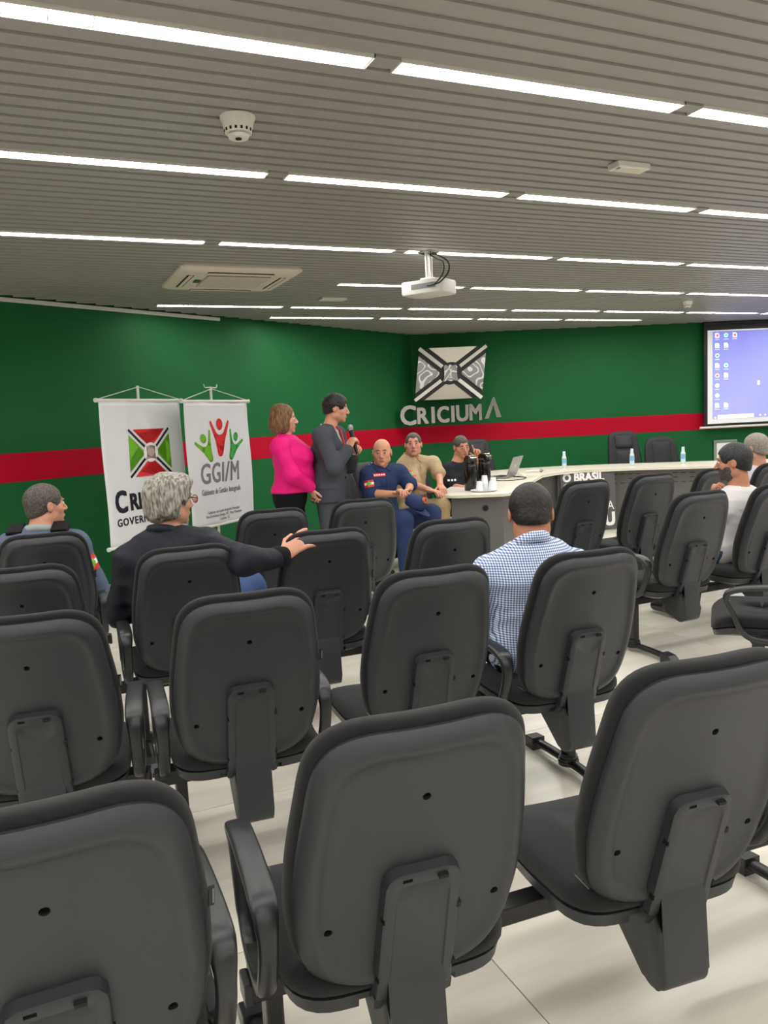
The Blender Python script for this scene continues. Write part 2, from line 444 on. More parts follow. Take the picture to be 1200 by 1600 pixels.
def make_chair():
    t = thing('auditorium_chair', '', 'chair')
    TM = tilt_mat()
    # backrest shell
    bm = bmesh.new()
    pad(bm, BACK, [(.235, -.012), (.15, -.0125), (.08, -.013), (.052, -.0145), (.044, -.018), (.036, -.0235), (.028, -.0245), (.022, -.0235), (.005, -.009), (.0, -.003), (.002, .006), (.02, .008)], bendf)
    o = bm_obj('back_shell', bm, M['plastic'], t, ang=math.radians(50))
    cm = []
    for u, v in ((0, .282), (-.165, 0), (.165, 0)):
        b2 = bmesh.new(); y = bendf(u, v) - .012; add_cyl(b2, (u, y - .03, v), (u, y + .010, v), .0098, .0072, 16)
        me = bpy.data.meshes.new('c'); b2.to_mesh(me); b2.free(); me.materials.append(M['hole']); cm.append(me)
    bool_cut(o, cm); o.data.name = 'back_shell'
    o.data.transform(TM); o.data.set_sharp_from_angle(angle=math.radians(50))
    # cushion
    bm = bmesh.new()
    pad(bm, [(u * 1.05, v * 1.02 + .003) for u, v in BACK], [(.05, .006), (.006, .007), (.0, .016), (.001, .028), (.006, .041), (.016, .055), (.035, .064), (.08, .070), (.235, .073)], bendf)
    o = bm_obj('backrest_cushion', bm, M['fabric'], t, smooth=True); o.data.transform(TM)
    # stitching
    bm = bmesh.new(); OL = resample([(u * 1.05 * .995, v * 1.02 + .003) for u, v in BACK], 230)
    for i in range(0, 230):
        (u, v), (u2, v2) = OL[i], OL[(i + 1) % 230]
        if v < .1: continue
        a = Vector((u * .974, bendf(u, v) + .041, .13 + (v - .13) * .974)); b = a.lerp(Vector((u2 * .974, bendf(u2, v2) + .041, .13 + (v2 - .13) * .974)), .6)
        n = Vector((u, 0, v - .13)).normalized() * .0012
        add_cyl(bm, a - n * .4, b - n * .4, .0010, seg=4)
    o = bm_obj('stitching', bm, M['thread'], t); o.data.transform(TM); o['kind'] = 'stuff'
    # cover plate on the back with slots
    bm = bmesh.new()
    pl = resample(round_poly([(-.079, -.178), (.079, -.178), (.074, .135), (-.074, .135)], [.004, .004, .035, .035], 6), 48)
    pad(bm, pl, [(.07, -.0315), (.027, -.0315), (.024, -.0345), (.008, -.0335), (.003, -.030), (.0, -.010)])
    for sx in (-1, 1):
        add_prism(bm, [(sx * .079, -.17), (sx * .079, -.195), (sx * .066, -.20), (sx * .052, -.185), (sx * .052, -.17)], 'y', -.028, -.004)
    o = bm_obj('cover_plate', bm, M['plastic'], t, ang=math.radians(45))
    cm = []
    for c_, s_ in (((-.033, -.036, .1205), (.018, .012, .0075)), ((.033, -.036, .1205), (.018, .012, .0075)), ((-.074, -.026, .03), (.008, .014, .012)),
                   ((.074, -.026, .03), (.008, .014, .012)), ((-.076, -.026, -.12), (.006, .014, .014)), ((.076, -.026, -.12), (.006, .014, .014))):
        b2 = bmesh.new(); add_box(b2, c_, s_); me = bpy.data.meshes.new('c'); b2.to_mesh(me); b2.free(); me.materials.append(M['hole']); cm.append(me)
    bool_cut(o, cm); o.data.name = 'cover_plate'; o.data.transform(TM)
    # column bracket: L-shaped carrier from the backrest to the seat pan
    bm = bmesh.new()
    side = round_poly([(.005, .47), (-.012, .235), (.050, .205), (.225, .335), (.235, .385), (.075, .385), (.045, .47)], [.004, .03, .03, .02, .01, .02, .004], 5)
    add_prism(bm, side, 'x', -.056, .056, bevel=.006)
    o = bm_obj('bracket', bm, M['plastic'], t, ang=math.radians(40))
    b2 = bmesh.new(); b3 = bmesh.new(); cm = []
    for sx in (-1, 1):
        b2 = bmesh.new(); add_prism(b2, round_poly([(.06, .35), (.19, .35), (.10, .265), (.075, .265)], .012, 4), 'x', sx * .048 - .02 + sx * .02, sx * .048 + .02 + sx * .02)
        me = bpy.data.meshes.new('c'); b2.to_mesh(me); b2.free(); cm.append(me)
    bool_cut(o, cm); o.data.name = 'bracket'
    # seat
    def seatpad(half, y0, y1): return resample(round_poly([(-half * .93, y0), (half * .93, y0), (half, y0 + .2), (half * .97, y1), (-half * .97, y1), (-half, y0 + .2)], [.09, .09, .05, .09, .09, .05], 8), 72)
    SP = seatpad(.245, .045, .515)
    def zmap(bm, rings, outline, bend):
        b = bmesh.new(); pad(b, outline, rings, bend); me_ = bpy.data.meshes.new('x')
        b.to_mesh(me_); b.free()
        for v in me_.vertices: x, y, z = v.co; v.co = (x, z, y)
        bm.from_mesh(me_); bpy.data.meshes.remove(me_)
    sb = lambda u, v: .20 * u * u - 2.2 * max(0, v - .40) ** 2
    bm = bmesh.new(); zmap(bm, [(.24, .400), (.01, .400), (.0, .408), (.0, .428), (.006, .440), (.02, .450), (.05, .456), (.12, .458), (.24, .455)], SP, sb)
    bm_obj('seat_cushion', bm, M['fabric'], t, smooth=True)
    bm = bmesh.new()
    for sx in (-1, 1):
        pts = [Vector((sx * .19, .07 + .40 * k / 12, .4525 + .2 * .19 ** 2 - 2.2 * max(0, .07 + .40 * k / 12 - .4) ** 2)) for k in range(13)]
        add_tube(bm, pts, .0016, 5)
    add_tube(bm, [Vector((-.19 + .38 * k / 10, .10, .4545 + .2 * (-.19 + .38 * k / 10) ** 2)) for k in range(11)], .0014, 5)
    bm_obj('seat_seam', bm, M['thread'], t)['kind'] = 'stuff'
    bm = bmesh.new(); zmap(bm, [(.24, .350), (.05, .352), (.012, .368), (.006, .398), (.02, .402)], SP, lambda u, v: 0.12 * u * u - 2.2 * max(0, v - .40) ** 2)
    o = bm_obj('seat_pan', bm, M['plastic'], t, ang=math.radians(50))
    b2 = bmesh.new(); add_box(b2, (0, .05, .36), (.2, .09, .05)); me = bpy.data.meshes.new('c'); b2.to_mesh(me); b2.free(); bool_cut(o, [me]); o.data.name = 'seat_pan'
    # label tag on the side seam
    bm = bmesh.new(); add_box(bm, (.236, .040, .17), (.010, .0025, .042), bevel=.0008); add_box(bm, (.2385, .0384, .17), (.0025, .0012, .030), mi=1)
    o = bm_obj('fabric_tag', bm, [M['black'], M['greyink']], t); o.data.transform(TM); o['tagname'] = 'tag'
    return t
def arm_mesh(side):
    bm = bmesh.new()
    loop = [(.455, .565), (.43, .592), (.36, .606), (.25, .612), (.15, .610), (.09, .598), (.068, .565), (.075, .51), (.10, .45), (.135, .395), (.19, .365), (.27, .355), (.345, .365), (.385, .40), (.42, .49), (.445, .53)]
    # smooth the loop and sweep a flat oval section
    L = round_poly(loop, [.02] * len(loop), 2); P3 = [Vector((side * .262, y, z)) for y, z in resample(L, 56)]
    n = len(P3); rings = []
    for i, p in enumerate(P3):
        tg = (P3[(i + 1) % n] - P3[i - 1]).normalized(); out = tg.cross(Vector((1, 0, 0))).normalized()
        top = max(0, min(1, (p.z - .54) / .06)); w_ = .019 + .009 * top; h_ = .013
        if p.z < .40: w_ = .017; h_ = .014
        ring = []
        for k in range(12):
            a = 2 * PI * k / 12; cx = math.copysign(abs(math.cos(a)) ** .55, math.cos(a)); cy = math.copysign(abs(math.sin(a)) ** .55, math.sin(a))
            ring.append(bm.verts.new(p + Vector((1, 0, 0)) * (cx * w_) + out * (cy * h_)))
        rings.append(ring)
    for i in range(n):
        a, b = rings[i], rings[(i + 1) % n]
        for k in range(12): bm.faces.new((a[k], a[(k + 1) % 12], b[(k + 1) % 12], b[k]))
    bmesh.ops.recalc_face_normals(bm, faces=bm.faces)
    return bm
def make_arm(parent, side):
    a = bm_obj('armrest', arm_mesh(side), M['plastic2'], parent, ang=math.radians(60)); a['tagname'] = 'arm%d' % side
    bm = bmesh.new(); add_prism(bm, round_poly([(.17, .375), (.36, .375), (.33, .335), (.20, .335)], .008, 3), 'x', side * .262 - .012, side * .262 + .012)
    add_box(bm, (side * .235, .26, .342), (.085, .07, .012))
    bm_obj('armrest_bracket', bm, M['metal_black'], a)
    return a
chair0 = make_chair(); make_arm(chair0, -1); make_arm(chair0, 1)
CH = {}
def place_chair(key, x, y, a, arms, label, first=[True]):
    skip = [n for n, on in (('arm-1', 'L' in arms), ('arm1', 'R' in arms)) if not on]
    if key in 'ARCDUSTGHEFIJZ': skip.append('tag')
    if first[0]:
        first[0] = False; o = chair0; o.location = (x, y, 0); o.rotation_euler = (0, 0, -a); o['label'] = label
    else: o = copy_thing(chair0, (x, y, 0), a, label, None, skip)
    o['group'] = 'auditorium chairs in rows'
    CH[key] = (x, y, a); return o
R_ = math.radians
place_chair('L1', -.523, 1.095, R_(-23.2), 'LR', 'black auditorium chair cut by the bottom left corner, nearest row')
place_chair('A', .020, 1.375, R_(-18.9), 'L', 'black auditorium chair seen from behind at bottom centre, nearest the camera')
place_chair('R', .602, 1.585, R_(-17.8), '', 'black auditorium chair without armrests at bottom right, bracket hanging over bare floor')
place_chair('X', 1.185, 1.82, R_(-18.5), 'L', 'black auditorium chair mostly cut by the right edge beyond the bottom right chair')
place_chair('L2', -1.039, 2.237, R_(-16.0), 'LR', 'black auditorium chair at the left edge, second row from the camera')
place_chair('B', -.449, 2.394, R_(-19.4), 'LR', 'black auditorium chair with two armrests right behind the grey-haired man, second row')
place_chair('C', .129, 2.630, R_(-20.8), '', 'empty black auditorium chair directly left of the man in the checked shirt')
place_chair('D', .692, 2.822, R_(-19.9), 'L', 'black auditorium chair that the man in the checked shirt sits on')
place_chair('P2', -1.425, 3.05, R_(-21), 'R', 'black auditorium chair at the left edge, third row from the camera')
place_chair('GH', -.867, 3.38, R_(-22.0), 'L', 'black auditorium chair the grey-haired man in the dark jacket sits on')
place_chair('C0', -.293, 3.693, R_(-20.2), 'R', 'black auditorium chair whose top the grey-haired man rests his hand on')
place_chair('U', .301, 3.86, R_(-20), '', 'black auditorium chair between the table end and the camera, left of the checked shirt')
place_chair('P1', -1.755, 4.045, R_(-21), 'R', 'black auditorium chair under the man with the black vest straps')
place_chair('S', -.675, 4.69, R_(-20), '', 'black auditorium chair below the woman in the pink blouse')
place_chair('T', -.147, 5.031, R_(-17.7), '', 'black auditorium chair below the man in the grey suit')
place_chair('G', 1.769, 4.526, R_(-23.2), 'L', 'black auditorium chair right of the aisle beside the white T-shirt man, left armrest in view')
place_chair('H', 2.345, 4.79, R_(-23), '', 'black auditorium chair cut by the right edge that the bearded man sits on')
place_chair('E', 1.387, 5.566, R_(-24), '', 'black auditorium chair directly in front of the lettered poster')
place_chair('F', 1.950, 5.852, R_(-24.7), '', 'black auditorium chair second from the left of the row facing the long table')
place_chair('I', 2.53, 6.10, R_(-24), '', 'black auditorium chair half hidden behind the bearded man\'s hand')
place_chair('J', 3.10, 6.36, R_(-24), '', 'black auditorium chair at the right edge under the grey-haired man in white')
place_chair('Z', 2.12, 3.76, R_(-67), 'L', 'black auditorium chair turned sideways at the right edge, armrest loop facing the aisle')

# seating beams with their legs and floor feet
def beam(name, key0, key1, legs, label, ext0=.33, ext1=.33):
    x0, y0, a = CH[key0]; x1, y1, _ = CH[key1]
    a = math.atan2(-(y1 - y0), (x1 - x0)) if key0 != key1 else a
    t = thing('chair_row_base', label, 'chair base', (x0, y0, 0), a, 'beams under the chair rows')
    L = math.hypot(x1 - x0, y1 - y0); by = .27
    bm = bmesh.new(); add_box(bm, (L / 2 + (ext1 - ext0) / 2, by, .318), (L + ext0 + ext1, .055, .045), bevel=.004); bm_obj('rail', bm, M['metal_black'], t)
    for xe in (-ext0 - .006, L + ext1 + .006):
        bm = bmesh.new(); add_box(bm, (xe, by, .318), (.018, .061, .051), bevel=.005); bm_obj('rail_cap', bm, M['plastic2'], t)
    for lx in legs:
        bm = bmesh.new(); add_box(bm, (lx, by + .02, .17), (.038, .06, .29), bevel=.006); lg = bm_obj('leg', bm, M['metal_black'], t)
        bm = bmesh.new(); add_cyl(bm, (lx, by + .02, .028), (lx, by + .02, .075), .042, .030, 16)
        for k in range(3): add_cyl(bm, (lx, by + .02, .040 + .012 * k), (lx, by + .02, .044 + .012 * k), .044 - .003 * k, seg=16)
        bm_obj('leg_collar', bm, M['plastic2'], lg)
        ft = bmesh.new(); add_tube(ft, [(lx, by - .27 + .56 * k / 8, .030 + .010 * math.sin(PI * k / 8)) for k in range(9)], .019, 12, sx=1.25, sy=.85)
        fo = bm_obj('foot', ft, M['metal_black'], t, ang=R_(50))
        for e in (-1, 1):
            bm = bmesh.new(); yc = by + .01 + e * .285
            add_prism(bm, [(yc - e * .045, .0), (yc + e * .045, .0), (yc + e * .050, .022), (yc + e * .018, .050), (yc - e * .045, .056)], 'x', lx - .032, lx + .032, bevel=.004)
            bm_obj('foot_cap', bm, M['plastic2'], fo)
    return t
beam('b', 'A', 'X', (-.22, 1.36), 'black steel rail and legs under the chairs at bottom centre and bottom right', .27, .30)
beam('b', 'L1', 'L1', (-.30,), 'black steel rail and leg under the chair in the bottom left corner', .6, .28)
beam('b', 'B', 'D', (-.20, 1.35), 'black steel rail and legs under the second row, from left armrest chair to checked shirt', .27, .28)
beam('b', 'L2', 'L2', (-.30,), 'black steel rail and leg under the second-row chair at the left edge', .6, .28)
beam('b', 'GH', 'U', (-.20, 1.35), 'black steel rail and legs from the grey-haired man rightwards', .30, .28)
beam('b', 'P2', 'P2', (-.30,), 'black steel rail and leg under the third-row chair at the left edge', .6, .25)
beam('b', 'P1', 'P1', (-.30,), 'black steel rail and leg under the man with vest straps', .6, .28)
beam('b', 'S', 'T', (-.20, .75), 'black steel rail and legs under the chairs in front of the two standing people', .30, .28)
beam('b', 'G', 'H', (-.18, .85), 'black steel rail and legs under the two chairs right of the aisle', .28, .28)
beam('b', 'E', 'J', (.0, 1.75), 'black steel rail and legs under the right row facing the table', .28, .28)
zb = beam('b', 'Z', 'Z', (.15,), 'black steel post and foot under the sideways chair at the right edge', .1, .4)

# ------------------------------------------------------------------ speakers' table: cabinets and one continuous top
TOPZ = .74
outer = [(0.50, 7.57), (0.92, 8.98), (1.16, 9.80), (1.42, 10.35), (1.80, 10.55), (2.40, 10.62), (3.05, 10.52), (3.95, 10.30), (4.95, 10.06), (6.2, 9.75)]
inner = [(0.64, 7.36), (1.15, 7.31), (1.36, 7.72), (1.62, 8.54), (1.86, 9.22), (2.12, 9.52), (2.45, 9.66), (2.80, 9.66), (3.15, 9.60), (3.89, 9.39), (4.47, 9.22), (6.0, 8.80)]
bm = bmesh.new()
poly = outer + inner[::-1]
add_prism(bm, round_poly(poly, [.03] + [.0] * (len(poly) - 3) + [.04, .04], 4), 'z', TOPZ - .028, TOPZ, bevel=.004)
t_table = thing('speakers_table', 'curved beige-topped speakers table with grey front panels, running to the right edge', 'table', (1.0, 8.0, 0))
def child(o, par):
    o.parent = par; o.matrix_parent_inverse = Matrix.Translation(-Vector(par.location)); return o
def tchild(name, bm, m, **k):
    bmesh.ops.translate(bm, vec=(-1.0, -8.0, 0), verts=bm.verts); return bm_obj(name, bm, m, t_table, **k)
tchild('tabletop', bm, M['table'], ang=R_(35))
def vpanel(name, a, b, z0, z1, m, th=.018, bev=.002):
    a = Vector((*a, 0)); b = Vector((*b, 0)); d = (b - a); L = d.length; mid = (a + b) / 2
    bm = bmesh.new(); add_box(bm, (0, 0, 0), (L, th, z1 - z0), bevel=bev)
    bmesh.ops.transform(bm, matrix=Matrix.Translation((mid.x, mid.y, (z0 + z1) / 2)) @ Matrix.Rotation(math.atan2(d.y, d.x), 4, 'Z'), verts=bm.verts)
    return tchild(name, bm, m)
ep = vpanel('end_panel', (.64, 7.47), (1.12, 7.41), .0, TOPZ - .028, M['grey_panel'], .022)
bm = bmesh.new(); add_cyl(bm, (.955, 7.43, .60), (.955, 7.412, .603), .030, .030, 20); add_cyl(bm, (.955, 7.412, .60), (.955, 7.406, .60), .022, .022, 20, mi=1)
bmesh.ops.translate(bm, vec=(-1, -8, 0), verts=bm.verts); bm_obj('grommet', bm, [M['plastic2'], M['hole']], ep)
vpanel('side_panel', (.68, 7.60), (1.22, 9.5), .0, TOPZ - .028, M['grey_panel'])
ip = [(1.12, 7.55), (1.36, 8.30), (1.62, 9.10), (1.90, 9.52), (2.16, 9.74), (2.45, 9.86), (2.78, 9.88), (3.30, 9.78), (3.93, 9.60), (4.55, 9.44), (5.9, 9.06)]
for i, (a, b) in enumerate(zip(ip, ip[1:])):
    o = vpanel('front_panel', a, b, .06, TOPZ - .028, M['grey_panel'])
    if i >= 6:   # ventilation slots
        a3 = Vector((*a, 0)); b3 = Vector((*b, 0)); d = (b3 - a3).normalized(); n = Vector((d.y, -d.x, 0)); L = (b3 - a3).length
        sb_ = bmesh.new()
        for r in range(3):
            k = .08
            while k < L - .12:
                p = a3 + d * (k + .03) + n * .0098
                add_box(sb_, (p.x - 1, p.y - 8, .655 - r * .055), (.055, .003, .007), rot=Matrix.Rotation(math.atan2(d.y, d.x), 4, 'Z')); k += .095 if r != 1 else .19
        bm_obj('vent_slots', sb_, M['hole'], o)['kind'] = 'stuff'
for (x, y) in ((1.12, 7.53), (1.62, 9.08), (2.16, 9.72), (2.45, 9.84), (2.78, 9.86), (3.93, 9.58), (5.0, 9.29)):
    bm = bmesh.new(); add_box(bm, (x - 1, y - 8, .355), (.03, .03, .71), bevel=.003); bm_obj('post', bm, M['grey_light'], t_table)

# lettered poster leaning on the table front
pa = Vector((2.155, 9.58, 0)); pb = Vector((2.80, 9.66, 0)); dd = (pb - pa).normalized(); PW = .69
F_ = frame(dd, (0.0, .10, 1), pa + Vector((0, -.04, .012)))
pst = thing('lettered_poster', 'grey poster with big white letters leaning on the front of the curved table', 'poster', pa)
pst.rotation_euler = (0, 0, 0)
FL = Matrix.Translation(-pa) @ F_
bm = bmesh.new(); add_box(bm, (PW / 2, .355, 0), (PW, .70, .008)); bmesh.ops.transform(bm, matrix=FL, verts=bm.verts)
bm_obj('poster_board', bm, mat('poster grey', (86, 84, 84), rough=.4), pst)
def ptext(s, x, y, size, bold=.003, xs=1.0):
    text_obj('lettering', s, size, M['paper'], FL @ Matrix.Translation((x, y, .0055)), pst, bold=bold, xscale=xs)
ptext('O BRASIL', .03, .605, .135, .006, .93); ptext('QUE DÁ', .03, .475, .15, .006, 1.0)
ptext('A', .58, .24, .15, .0, .85); ptext('U', .54, .05, .22, .010, .85)

# ------------------------------------------------------------------ things on the table
def bottle(loc, label):
    t = thing('water_bottle', label, 'bottle', loc, 0, 'water bottles along the table')
    glass = M.setdefault('pet', mat('clear plastic', (205, 222, 230), rough=.12, spec=.6))
    bm = bmesh.new(); add_lathe(bm, [(.024, 0), (.029, .006), (.0295, .05), (.028, .056), (.0295, .062), (.0295, .125), (.026, .142), (.016, .163), (.0125, .172), (.0125, .178)]); bm_obj('bottle_body', bm, glass, t, ang=R_(40))
    bm = bmesh.new(); add_lathe(bm, [(.0299, .062), (.0302, .064), (.0302, .110), (.0299, .112)]); bm_obj('label', bm, M.setdefault('lblue', mat('sky blue label', (120, 178, 214), rough=.4)), t, ang=R_(40))
    bm = bmesh.new(); add_lathe(bm, [(.0305, .115), (.0305, .118), (.0270, .135), (.0265, .137)]); bm_obj('neck_band', bm, M['greyink'], t, ang=R_(40))
    bm = bmesh.new(); add_lathe(bm, [(.016, .176), (.0165, .180), (.0155, .200), (.013, .203)]); bm_obj('bottle_cap', bm, M['white'], t, ang=R_(40))
    bm = bmesh.new(); add_lathe(bm, [(.0215, .152), (.019, .176), (.0175, .212), (.0165, .214)]); bm_obj('cup_seal', bm, glass, t, ang=R_(40))
    return t
b0 = bottle((2.345, 10.2, TOPZ), 'small water bottle at the left, on the bend of the table')
copy_thing(b0, (3.17, 10.05, TOPZ), 0, 'small water bottle in front of the high-backed executive chair')
copy_thing(b0, (3.78, 9.95, TOPZ), 0, 'small water bottle in front of the rounded low executive chair')

def flask(loc, yaw, label):
    t = thing('thermos_flask', label, 'flask', loc, yaw, 'pump thermos flasks on the table')
    gl = M.setdefault('gblack', mat('glossy black', (12, 12, 13), rough=.15, spec=.6))
    bm = bmesh.new(); add_lathe(bm, [(.058, 0), (.062, .006), (.062, .235), (.060, .245), (.052, .262)], seg=32); bm_obj('flask_body', bm, gl, t, ang=R_(40))
    bm = bmesh.new(); add_lathe(bm, [(.0545, .255), (.058, .262), (.058, .285), (.050, .296)], seg=32); bm_obj('collar', bm, gl, t, ang=R_(40))
    bm = bmesh.new(); add_prism(bm, round_poly([(-.055, .285), (.055, .285), (.095, .288), (.088, .312), (.045, .338), (-.04, .338), (-.056, .318)], .012, 4), 'x', -.036, .036, bevel=.008)
    bm_obj('pump_head', bm, gl, t, ang=R_(50))
    bm = bmesh.new(); add_prism(bm, round_poly([(-.040, .336), (.046, .336), (.085, .316), (.086, .322), (.048, .347), (-.036, .347)], .003, 3), 'x', -.030, .030, bevel=.003)
    bm_obj('push_lever', bm, M['chrome'], t, ang=R_(50))
    bm = bmesh.new(); add_cyl(bm, (0, .078, .292), (0, .080, .262), .007, .006, 10); bm_obj('spout', bm, gl, t)
    bm = bmesh.new(); add_tube(bm, [(-.058, 0, .270), (-.075, -.02, .25), (-.078, -.025, .19), (-.070, -.02, .14), (-.058, -.012, .13)], .006, 8); bm_obj('handle', bm, gl, t, smooth=True)
    bm = bmesh.new()
    for k in range(7):
        a0 = -1.9 + k * .09; a1 = a0 + .09
        for (aa, bb) in ((a0, a1),):
            v = [bm.verts.new((.0632 * math.cos(q), .0632 * math.sin(q), z)) for q, z in ((aa, .15), (bb, .15), (bb, .175), (aa, .175))]; bm.faces.new(v)
    bm_obj('sticker', bm, M['paper'], t)
    return t
f0 = flask((.865, 7.78, TOPZ), R_(160), 'black pump thermos flask behind the cups, left and nearer one with a white sticker')
copy_thing(f0, (1.035, 8.02, TOPZ), R_(150), 'black pump thermos flask, right and farther one beside the cup stacks')
# tray with stacks of plastic cups
tr = thing('serving_tray', 'round white tray under stacks of plastic cups', 'tray', (.975, 7.62, TOPZ))
bm = bmesh.new(); add_lathe(bm, [(.0, .0), (.085, 0), (.130, .012), (.133, .016), (.128, .016), (.085, .006), (.0, .006)], seg=40); bm_obj('dish', bm, M['paper'], tr, ang=R_(40))
cupm = mat('translucent white cup', (228, 230, 232), rough=.3)
def cupstack(x, y, n, label):
    t = thing('cup_stack', label, 'cups', (x, y, TOPZ + .007), 0, 'cup stacks on the tray')
    for i in range(n):
        bm = bmesh.new(); z = .008 * i
        add_lathe(bm, [(.034, z), (.036, z + .001), (.036, z + .004), (.0345, z + .005), (.025, z + .078), (.024, z + .08), (.001, z + .08)], seg=20)
        bm_obj('cup', bm, cupm, t, ang=R_(50))
cupstack(.925, 7.575, 3, 'short upside-down stack of white cups at the front left of the tray')
cupstack(.985, 7.64, 9, 'tallest upside-down stack of white cups in the middle of the tray')
cupstack(1.045, 7.565, 3, 'short upside-down stack of white cups at the front right of the tray')
cupstack(1.070, 7.66, 6, 'middling upside-down stack of white cups at the right back of the tray')

lt = thing('laptop', 'silver grey open laptop on the table in front of the black T-shirt man', 'laptop', (1.36, 9.15, TOPZ), R_(118))
silver = mat('silver plastic', (150, 150, 152), rough=.35, metal=.5)
bm = bmesh.new(); add_box(bm, (0, 0, .010), (.36, .25, .018), bevel=.004); bm_obj('laptop_base', bm, silver, lt)
bm = bmesh.new(); add_box(bm, (0, .02, .0196), (.31, .12, .002)); bm_obj('keyboard', bm, M['black'], lt)
bm = bmesh.new(); add_box(bm, (0, .008, .125), (.36, .008, .24), bevel=.003)
bmesh.ops.transform(bm, matrix=Matrix.Translation((0, .125, .018)) @ Matrix.Rotation(R_(-22), 4, 'X'), verts=bm.verts); ls = bm_obj('laptop_lid', bm, silver, lt)
bm = bmesh.new(); add_lathe(bm, [(.001, 0), (.016, 0), (.016, .001), (.001, .0012)], seg=24)
bmesh.ops.transform(bm, matrix=Matrix.Translation((0, .125, .018)) @ Matrix.Rotation(R_(-22), 4, 'X') @ Matrix.Translation((0, .0122, .13)) @ Matrix.Rotation(R_(-90), 4, 'X'), verts=bm.verts); bm_obj('lid_emblem', bm, M['chrome'], ls)
bm = bmesh.new(); add_box(bm, (0, .0035, .125), (.335, .002, .21))
bmesh.ops.transform(bm, matrix=Matrix.Translation((0, .125, .018)) @ Matrix.Rotation(R_(-22), 4, 'X'), verts=bm.verts); bm_obj('laptop_screen', bm, mat('laptop display', (60, 70, 110), emit=(.25, .3, .6), estr=.8), ls)
def cable(name, pts, r, m, label, cat='cable', sub=6):
    P_ = [Vector(p) for p in pts]; out = []
    for i in range(len(P_) - 1):
        p0, p1, p2, p3 = P_[max(i - 1, 0)], P_[i], P_[i + 1], P_[min(i + 2, len(P_) - 1)]
        for k in range(sub):
            t = k / sub; out.append(.5 * ((2 * p1) + (-p0 + p2) * t + (2 * p0 - 5 * p1 + 4 * p2 - p3) * t * t + (-p0 + 3 * p1 - 3 * p2 + p3) * t ** 3))
    out.append(P_[-1]); bm = bmesh.new(); add_tube(bm, out, r, 7)
    o = bm_obj(name, bm, m, smooth=True)
    if label: tagit(o, label, cat)
    return o
cable('laptop_cable', [(1.30, 8.95, TOPZ + .005), (1.22, 8.80, TOPZ + .005), (1.36, 8.66, TOPZ + .005), (1.55, 8.75, TOPZ + .005), (1.62, 9.0, TOPZ + .005), (1.50, 9.22, TOPZ + .006)], .005, M['black'], 'black cable looping on the table beside the laptop')
mi_ = thing('table_microphone', 'small microphone with a round white head lying on the bend of the table', 'microphone', (1.92, 9.65, TOPZ + .022), R_(100))
bm = bmesh.new(); add_cyl(bm, (0, -.16, -.004), (0, 0, 0), .010, .014, 14); bm_obj('mic_body', bm, M['white'], mi_, ang=R_(40))
bm = bmesh.new(); bmesh.ops.create_uvsphere(bm, u_segments=16, v_segments=10, radius=.024); bmesh.ops.translate(bm, vec=(0, .018, 0.002), verts=bm.verts); bm_obj('mic_head', bm, M['grey_light'], mi_, smooth=True)
ms = thing('computer_mouse', 'white computer mouse on the table right of the laptop', 'mouse', (1.62, 9.25, TOPZ), R_(-60))
bm = bmesh.new(); bmesh.ops.create_uvsphere(bm, u_segments=18, v_segments=12, radius=1); bmesh.ops.scale(bm, vec=(.032, .055, .034), verts=bm.verts)
bmesh.ops.bisect_plane(bm, geom=bm.verts[:] + bm.edges[:] + bm.faces[:], plane_co=(0, 0, 0), plane_no=(0, 0, -1), clear_outer=True); bmesh.ops.holes_fill(bm, edges=bm.edges)
bm_obj('mouse_shell', bm, M['white'], ms, smooth=True)
bm = bmesh.new(); add_cyl(bm, (-.003, .03, .027), (.003, .03, .027), .008, seg=12); bm_obj('scroll_wheel', bm, M['black'], ms)

